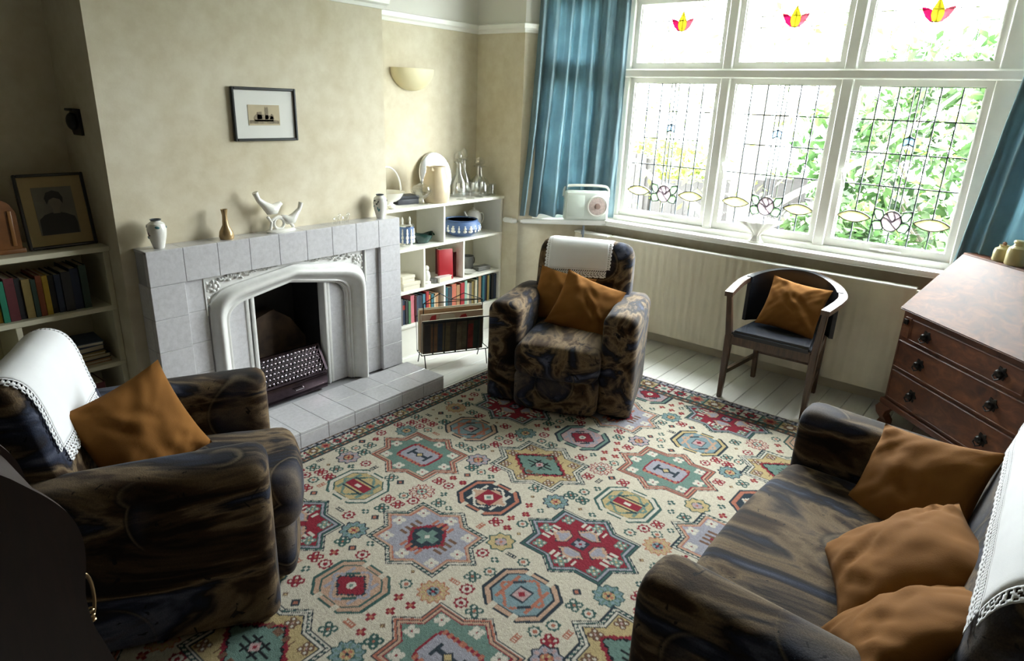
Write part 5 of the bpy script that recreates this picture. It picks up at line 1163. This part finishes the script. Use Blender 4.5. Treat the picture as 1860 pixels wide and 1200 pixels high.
# cord on the floor behind the armchair
bm = B(); tube(bm, chaikin([(3.83, 2.05, .006), (3.98, 2.15, .006), (4.10, 2.02, .006), (4.19, 2.10, .02), (4.2, 2.12, .10)], 3), .004, 6); tag(obj('flex_cord', bm, mat('black_rubber', (.01, .01, .01), .5)), 'thin black flex trailing on the floor under the radiator', 'cord')

# ------------------------------------------------------------------ rug
RX0, RX1, RY0, RY1 = .45, 3.645, .12, 2.565; CELL = .0046
nx, ny = int((RX1 - RX0) / CELL), int((RY1 - RY0) / CELL)
gx = np.linspace(RX0, RX1, nx + 1); gy = np.linspace(RY0, RY1, ny + 1)
PAL = {'cream': (.455, .415, .335), 'red': (.19, .022, .034), 'navy': (.028, .038, .048), 'green': (.115, .18, .155), 'dgreen': (.04, .085, .078), 'gold': (.37, .29, .15), 'lav': (.255, .25, .285), 'salmon': (.32, .125, .085), 'peach': (.38, .25, .18), 'blue': (.16, .225, .245), 'pale': (.46, .43, .37), 'brown': (.13, .075, .05), 'pink': (.36, .245, .24), 'black': (.015, .016, .018)}
PAL = {k: np.array(v) * .86 for k, v in PAL.items()}
img = np.tile(PAL['cream'], (nx + 1, ny + 1, 1))
GX, GY = np.meshgrid(gx, gy, indexing='ij')
def win(cx, cy, rx, ry):
    i0, i1 = np.searchsorted(gx, [cx - rx, cx + rx]); j0, j1 = np.searchsorted(gy, [cy - ry, cy + ry])
    if i1 <= i0 or j1 <= j0: return None
    s = (slice(i0, i1), slice(j0, j1)); return s, GX[s] - cx, GY[s] - cy
def paint(s, m, c): img[s][m] = PAL[c] if isinstance(c, str) else c
def flower4(cx, cy, r, c1, c2, ring='navy'):
    w_ = win(cx, cy, r * 1.3, r * 1.3)
    if not w_: return
    s, x, y_ = w_; q = r * .52
    m = np.zeros_like(x, bool); m2 = m.copy()
    for sx in (-1, 1):
        for sy in (-1, 1):
            d = np.hypot(x - sx * q, y_ - sy * q); m |= d < r * .55; m2 |= d < r * .24
    paint(s, m, c1); paint(s, m2, 'pale'); paint(s, np.hypot(x, y_) < r * .22, c2)
def cross(cx, cy, r, c1, c2):
    w_ = win(cx, cy, r * 1.2, r * 1.2)
    if not w_: return
    s, x, y_ = w_; ax, ay = abs(x), abs(y_)
    paint(s, ((ax < r * .38) & (ay < r)) | ((ay < r * .38) & (ax < r)), c1); paint(s, (ax < r * .35) & (ay < r * .35), c2)
def dia(cx, cy, r, c1, c2):
    w_ = win(cx, cy, r * 1.2, r * 1.2)
    if not w_: return
    s, x, y_ = w_; d = abs(x) + abs(y_); paint(s, d < r, c1); paint(s, d < r * .45, c2)
def ring_(cx, cy, r, c1, c2, c3):
    w_ = win(cx, cy, r * 1.2, r * 1.2)
    if not w_: return
    s, x, y_ = w_; d = np.hypot(x, y_); a = np.arctan2(y_, x); k = 1 + .12 * np.cos(8 * a)
    paint(s, d < r * k, c1); paint(s, d < r * .68, c2); paint(s, d < r * .36, c3)
def comb(cx, cy, vert, c):
    w_ = win(cx, cy, .026, .026)
    if not w_: return
    s, x, y_ = w_
    if vert: x, y_ = y_, x
    m = (abs(y_) < .022) & (abs(x) < .011) & (((np.floor((y_ + .022) / .0055) % 2) == 0) | (abs(np.abs(x) - .009) < .003)); paint(s, m, c)
def rosette(cx, cy, r, n, cs):
    w_ = win(cx, cy, r * 1.25, r * 1.25)
    if not w_: return
    s, x, y_ = w_; d = np.hypot(x, y_); a = np.arctan2(y_, x)
    lob = 1 + .10 * np.cos(n * a)
    paint(s, d < r * lob, cs[0]); paint(s, d < r * .88 * lob, cs[1])
    pet = (np.cos(n * a) > .35) & (d > r * .45) & (d < r * .85); paint(s, pet, cs[2])
    paint(s, d < r * .48 * (1 + .12 * np.cos(n / 2 * a)), cs[0]); paint(s, d < r * .40, cs[3]); paint(s, (d < r * .34) & (np.cos(4 * a) > 0), cs[4]); paint(s, d < r * .13, cs[5])
def star(cx, cy, kind):
    w_ = win(cx, cy, .24, .28); 
    if not w_: return
    s, x, y_ = w_; ax, ay = abs(x), abs(y_)
    f = np.minimum(np.maximum(ax / .150, ay / .180), ax / .208 + ay / .252)
    dash = (np.floor((x + y_ * 1.0) / .011) % 2) == 0
    body, o1, o2, o3 = {'green': ('green', 'salmon', 'peach', 'red'), 'red': ('red', 'dgreen', 'lav', 'dgreen'), 'gold': ('gold', 'dgreen', 'pale', 'navy'), 'lav': ('lav', 'dgreen', 'peach', 'salmon')}[kind]
    paint(s, f < 1.045, 'navy'); paint(s, f < 1.015, 'pale'); paint(s, f < 1, o1)
    if kind in ('gold', 'lav'): paint(s, (f < 1) & (f > .95) & dash, 'pale')
    paint(s, f < .95, 'navy'); paint(s, f < .93, o2); paint(s, f < .875, o3); paint(s, f < .845, body)
    qx, qy = np.floor(ax / .008) * .008, np.floor(ay / .008) * .008
    if kind == 'green':
        h = qx / .085 + qy / .135
        paint(s, ((ax < .075) & (ay < .10)) & (qx * .7 + qy < .128), 'red'); saw = (np.floor(ay / .012) % 2) == 0
        paint(s, (ax < .062) & (ay < .088) & (qx * .7 + qy < .110), 'lav'); paint(s, (ax > .056) & (ax < .078) & (ay < .09) & saw, 'salmon')
        paint(s, (ax < .010) & (ay < .055), 'navy'); paint(s, (ax < .03) & (abs(ay - .052) < .007), 'navy'); paint(s, ax + ay < .026, 'navy'); paint(s, ax + ay < .016, 'gold')
    elif kind == 'red':
        paint(s, (qx / .14 + qy / .17 < .78) & (np.abs(ax * 1.2 - ay) > .022) & (np.maximum(ax * 1.2, ay) > .05), 'navy')
        paint(s, (qx / .14 + qy / .17 < .74) & (np.abs(ax * 1.2 - ay) > .028) & (np.maximum(ax * 1.2, ay) > .055), 'peach')
        paint(s, (qx / .14 + qy / .17 < .62) & (np.abs(ax * 1.2 - ay) > .034) & (np.maximum(ax * 1.2, ay) > .062), 'lav')
        comb_ = ((np.floor((x + .3) / .0125) % 2) == 0) & (ax < .05) & (ay > .118) & (ay < .155); paint(s, comb_, 'pale')
        comb_ = ((np.floor((y_ + .3) / .0125) % 2) == 0) & (ay < .06) & (ax > .098) & (ax < .128); paint(s, comb_, 'pale')
        paint(s, np.maximum(ax, ay) < .028, 'navy'); paint(s, (np.maximum(ax, ay) < .023) & (np.minimum(ax, ay) < .010), 'lav'); paint(s, ax + ay < .010, 'red')
    elif kind == 'gold':
        paint(s, qx * .95 + qy * .75 < .115, 'red'); paint(s, qx * .95 + qy * .75 < .100, 'black'); paint(s, qx * .95 + qy * .75 < .092, 'green')
        paint(s, ((np.abs(ax - .022) < .004) & (ay < .05)) | ((np.abs(ay - .022) < .004) & (ax < .04)) | ((ax < .004) & (ay < .07)), 'black'); paint(s, ax + ay < .022, 'pink'); paint(s, ax + ay < .010, 'red')
        paint(s, (ax > .07) & (ax < .095) & (np.floor(ay / .018) % 2 == 0) & (ay < .075), 'brown')
    else:
        paint(s, (qx * .8 + qy < .088), 'red'); paint(s, (qx * .8 + qy < .070), 'navy'); paint(s, (ax < .02) & (ay < .05) | (ax < .045) & (ay < .015), 'green'); paint(s, ax + ay < .014, 'pale')
        comb_ = ((np.floor((x + .3) / .014) % 2) == 0) & (ax < .055) & (ay > .075) & (ay < .115); paint(s, comb_, 'brown')
        comb_ = ((np.floor((y_ + .3) / .014) % 2) == 0) & (ay < .06) & (ax > .070) & (ax < .105); paint(s, comb_, 'salmon')
    sm = {'green': ('pale', 'red'), 'red': ('green', 'gold'), 'gold': ('brown', 'pink'), 'lav': ('pale', 'red')}[kind]
    for px, py in ((.0, .165), (0, -.165), (.135, 0), (-.135, 0), (.10, .125), (-.10, .125), (.10, -.125), (-.10, -.125)): flower4(cx + px, cy + py, .022, sm[0], sm[1])
def medal(cx, cy, kind):
    w_ = win(cx, cy, .16, .17)
    if not w_: return
    s, x, y_ = w_; ax, ay = abs(x), abs(y_)
    # octagon with a notch on each diagonal pair
    u_, v_ = (x + y_), (x - y_)
    f = np.maximum(np.maximum(ax / .118, ay / .130), (ax + ay * .9) / .180)
    f = np.maximum(f, np.where((np.abs(ax - .112) < .02) & (np.abs(ay - .045) < .012), 1.2, 0))
    a, b_, c, d = {'gold': ('dgreen', 'pale', 'gold', 'green'), 'orange': ('navy', 'salmon', 'navy', 'pale'), 'teal': ('navy', 'peach', 'blue', 'salmon'), 'peach': ('dgreen', 'peach', 'peach', 'lav'), 'blue': ('navy', 'gold', 'blue', 'peach'), 'pink': ('navy', 'green', 'pink', 'lav')}[kind]
    paint(s, f < 1.03, a); paint(s, f < .95, b_); paint(s, f < .82, a); paint(s, f < .77, c)
    qx, qy = np.floor(ax / .008) * .008, np.floor(ay / .008) * .008
    hook = (np.abs(qx * 1.0 + qy - .085) < .009) | ((np.abs(qy - .06) < .006) & (ax < .07)); paint(s, hook & (f < .74), d)
    tee = (np.abs(np.abs(u_) - .09) < .009) & (np.abs(v_) < .035) & (f < .74); paint(s, tee, a)
    if kind == 'gold': paint(s, (qx < .022) & (qy < .058), 'red'); paint(s, (ax < .010) & (ay < .016), 'pale'); paint(s, (np.abs(ax - .036) < .004) & (ay < .065), 'navy')
    elif kind == 'orange': paint(s, qx * 1.1 + qy * .85 < .070, 'peach'); paint(s, (ax < .045) & (ay < .042), 'red'); paint(s, ax + ay < .028, 'pale'); paint(s, ax + ay < .014, 'green')
    elif kind == 'teal' or kind == 'blue': paint(s, (ax < .034) & (ay < .032), 'navy'); paint(s, (ax < .026) & (ay < .025), 'pink'); paint(s, ax + ay < .016, 'red')
    else: paint(s, qx * .9 + qy * .8 < .055, 'navy'); paint(s, qx * .9 + qy * .8 < .047, 'red'); paint(s, np.hypot(x, y_) < .018, 'pale'); paint(s, np.hypot(x, y_) < .008, 'green')
# the field: rows of stars and medallions, rosettes between them, scattered small flowers
ROWS = [(2.098, 1.967, ('green', 'red'), ['teal', 'gold', 'pink']), (1.607, 2.290, ('gold', 'lav'), ['orange', 'pink', 'peach']), (1.124, 1.911, ('red', 'green'), ['gold', 'blue', 'peach']), (.66, 2.295, ('lav', 'gold'), ['orange', 'peach', 'gold'])]
placed = []
STEP = .7465
big = []
for ri, (cy, x0, ks, ms) in enumerate(ROWS):
    for k in range(-3, 4):
        xs_ = x0 + k * STEP
        if RX0 - .1 < xs_ < RX1 + .1: big.append((xs_, cy, .21, .25, 's', ks[k % 2]))
        xm = x0 + (k + .5) * STEP
        if RX0 - .1 < xm < RX1 + .1:
            mk = {0: {-1: 'gold', 0: 'teal'}, 1: {-1: 'orange', 0: 'pink', -2: 'peach'}, 2: {-1: 'teal', 0: 'gold', 1: 'blue'}, 3: {0: 'orange'}}.get(ri, {}).get(k, ms[k % 3]); big.append((xm, cy, .125, .135, 'm', mk))
ROSC = [('navy', 'lav', 'pink', 'salmon', 'gold', 'red'), ('red', 'pale', 'salmon', 'green', 'pale', 'red'), ('navy', 'blue', 'green', 'gold', 'salmon', 'red'), ('dgreen', 'gold', 'gold', 'pink', 'lav', 'salmon'), ('salmon', 'gold', 'peach', 'blue', 'navy', 'red'), ('dgreen', 'blue', 'green', 'gold', 'salmon', 'navy')]
for ri, (cy, x0) in enumerate(((1.855, 2.124), (1.368, 2.087), (.887, 2.108), (2.33, 1.72))):
    for k in range(-5, 5):
        x = x0 + k * STEP / 2
        if RX0 < x < RX1: big.append((x, cy, .06, .06, 'r', ((k * 5 + ri * 2) % 6)))
for k in range(-30, 30):
    for j in range(-4, 40):
        x, y_ = 2.05 + k * .0622, .50 + j * .0605 + (k % 2) * .0302
        if not (RX0 < x < 3.43 and RY0 < y_ < 2.43): continue
        ok = True
        for bx, by, rx, ry, tp, kd in big:
            dx, dy = abs(x - bx), abs(y_ - by)
            if tp == 's': q = min(max(dx / .150, dy / .180), dx / .208 + dy / .252); lim = 1.17
            elif tp == 'm': q = max(dx / .122, dy / .132, (dx + dy * .9) / .185); lim = 1.16
            else: q = math.hypot(dx, dy) / .055; lim = 1.35
            if q < lim: ok = False; break
        if not ok: continue
        h = (k * 7 + j * 13 + k * j) % 11
        if h in (0, 4): flower4(x, y_, .026, 'dgreen', 'salmon')
        elif h in (1, 6): flower4(x, y_, .025, 'red', 'salmon')
        elif h == 2: ring_(x, y_, .026, 'red', 'pale', 'red')
        elif h in (3,): dia(x, y_, .022, 'navy', 'salmon')
        elif h == 5: comb(x, y_, k % 2, 'navy' if j % 2 else 'salmon')
        elif h == 7: cross(x, y_, .018, 'dgreen', 'pale')
        elif h == 8: cross(x, y_, .019, 'red', 'salmon')
        elif h == 9: ring_(x, y_, .024, 'dgreen', 'pale', 'salmon')
        else: dia(x, y_, .011, 'brown', 'gold')
for b_ in big:
    if b_[4] == 'r': rosette(b_[0], b_[1], .055, (8, 12, 10)[b_[5] % 3], ROSC[b_[5]])
for b_ in big:
    if b_[4] == 'm': medal(b_[0], b_[1], b_[5])
for b_ in big:
    if b_[4] == 's': star(b_[0], b_[1], b_[5])
# borders: along the hearth and the far end
def border(dist, along, W_):
    q = dist / W_; m = q < 1
    img[m] = PAL['pale'] * .55
    def band(a, b_, c): img[(q >= a) & (q < b_)] = PAL[c]
    band(0, .045, 'brown'); band(.045, .22, 'lav'); band(.22, .26, 'navy'); band(.26, .74, 'dgreen'); band(.74, .78, 'navy'); band(.78, .95, 'brown'); band(.95, 1.0, 'navy')
    g1 = (q > .06) & (q < .21) & ((np.floor(along / .013) % 2) == 0); img[g1] = PAL['navy']; g1 = (q > .10) & (q < .17) & ((np.floor(along / .013) % 4) == 0); img[g1] = PAL['pale']
    g2 = (q > .79) & (q < .94) & ((np.floor(along / .014) % 2) == 0); img[g2] = PAL['dgreen']; g2 = (q > .83) & (q < .90) & ((np.floor(along / .014) % 4) == 0); img[g2] = PAL['peach']
    P_ = W_ * .56; cell = np.floor(along / P_); fa = (along / P_ - cell - .5) * P_; fd = (q - .5) * W_; mm = (q > .27) & (q < .73)
    cols = [('green', 'salmon', 'red'), ('pale', 'red', 'dgreen'), ('red', 'pale', 'green'), ('gold', 'brown', 'pale')]
    R_2 = np.hypot(fa, fd); A2_ = np.arctan2(fd, fa)
    for k in range(4):
        c_ = mm & ((cell % 4) == k); img[c_ & (np.abs(fa) < P_ * .47)] = PAL[cols[k][0]]
        img[c_ & (R_2 < W_ * .2 * (1 + .25 * np.cos(8 * A2_)))] = PAL[cols[k][1]]; img[c_ & (R_2 < W_ * .09)] = PAL[cols[k][2]]; img[c_ & (np.abs(np.abs(fa) - np.abs(fd)) < .005) & (R_2 > W_ * .19)] = PAL['pale']
DL, DB_ = RY1 - GY, RX1 - GX
near = (DB_ < .20)
tmp = img.copy(); border(DL, GX, .125); a1 = img.copy(); img[:] = tmp; border(DB_, GY, .195); a2 = img.copy()
sel = (DB_ / .195 < DL / .125); img[:] = np.where(sel[..., None], a2, a1)
rs_ = np.random.default_rng(3)
img *= 1 + rs_.normal(0, .07, img.shape[:2])[..., None]
img = np.clip(img, 0, 1)
zz = .0105 + rs_.uniform(-.0008, .0008, GX.shape)
co = np.stack([GX, GY, zz], -1).reshape(-1, 3)
idx = np.arange((nx + 1) * (ny + 1)).reshape(nx + 1, ny + 1)
quads = np.stack([idx[:-1, :-1], idx[1:, :-1], idx[1:, 1:], idx[:-1, 1:]], -1).reshape(-1, 4)
me = bpy.data.meshes.new('pile'); nv, nq = len(co), len(quads)
me.vertices.add(nv); me.vertices.foreach_set('co', co.ravel()); me.loops.add(nq * 4); me.polygons.add(nq); me.loops.foreach_set('vertex_index', quads.ravel()); me.polygons.foreach_set('loop_start', np.arange(nq) * 4); me.polygons.foreach_set('loop_total', np.full(nq, 4)); me.update()
ca = me.color_attributes.new('weave', 'FLOAT_COLOR', 'POINT'); ca.data.foreach_set('color', np.concatenate([img.reshape(-1, 3), np.ones((nv, 1))], 1).ravel())
m, nt, b = new_mat('woven_rug_pile'); at_ = nt.nodes.new('ShaderNodeVertexColor'); at_.layer_name = 'weave'; v = coords(nt); fz = noise_tex(nt, v, 330, 2)
nt.links.new(mixc(nt, .22, at_.outputs['Color'], ramp(nt, fz, [(.3, (.25, .25, .25)), (.7, (.75, .75, .75))]), 'OVERLAY'), b.inputs['Base Color']); b.inputs['Roughness'].default_value = .95; b.inputs['Specular IOR Level'].default_value = .05; bump(nt, b, fz, .5, .004)
me.materials.append(m)
rug = thing('rug', 'large cream patterned rug with star medallions and a dark border', 'rug', (0, 0, 0))
meshobj('pile', me, m, rug)
obj('backing', bbox((RX0, RY0, .0005), (RX1, RY1, .0095)), mat('rug_edge_binding', (.22, .13, .08), .9), rug, smooth=0)
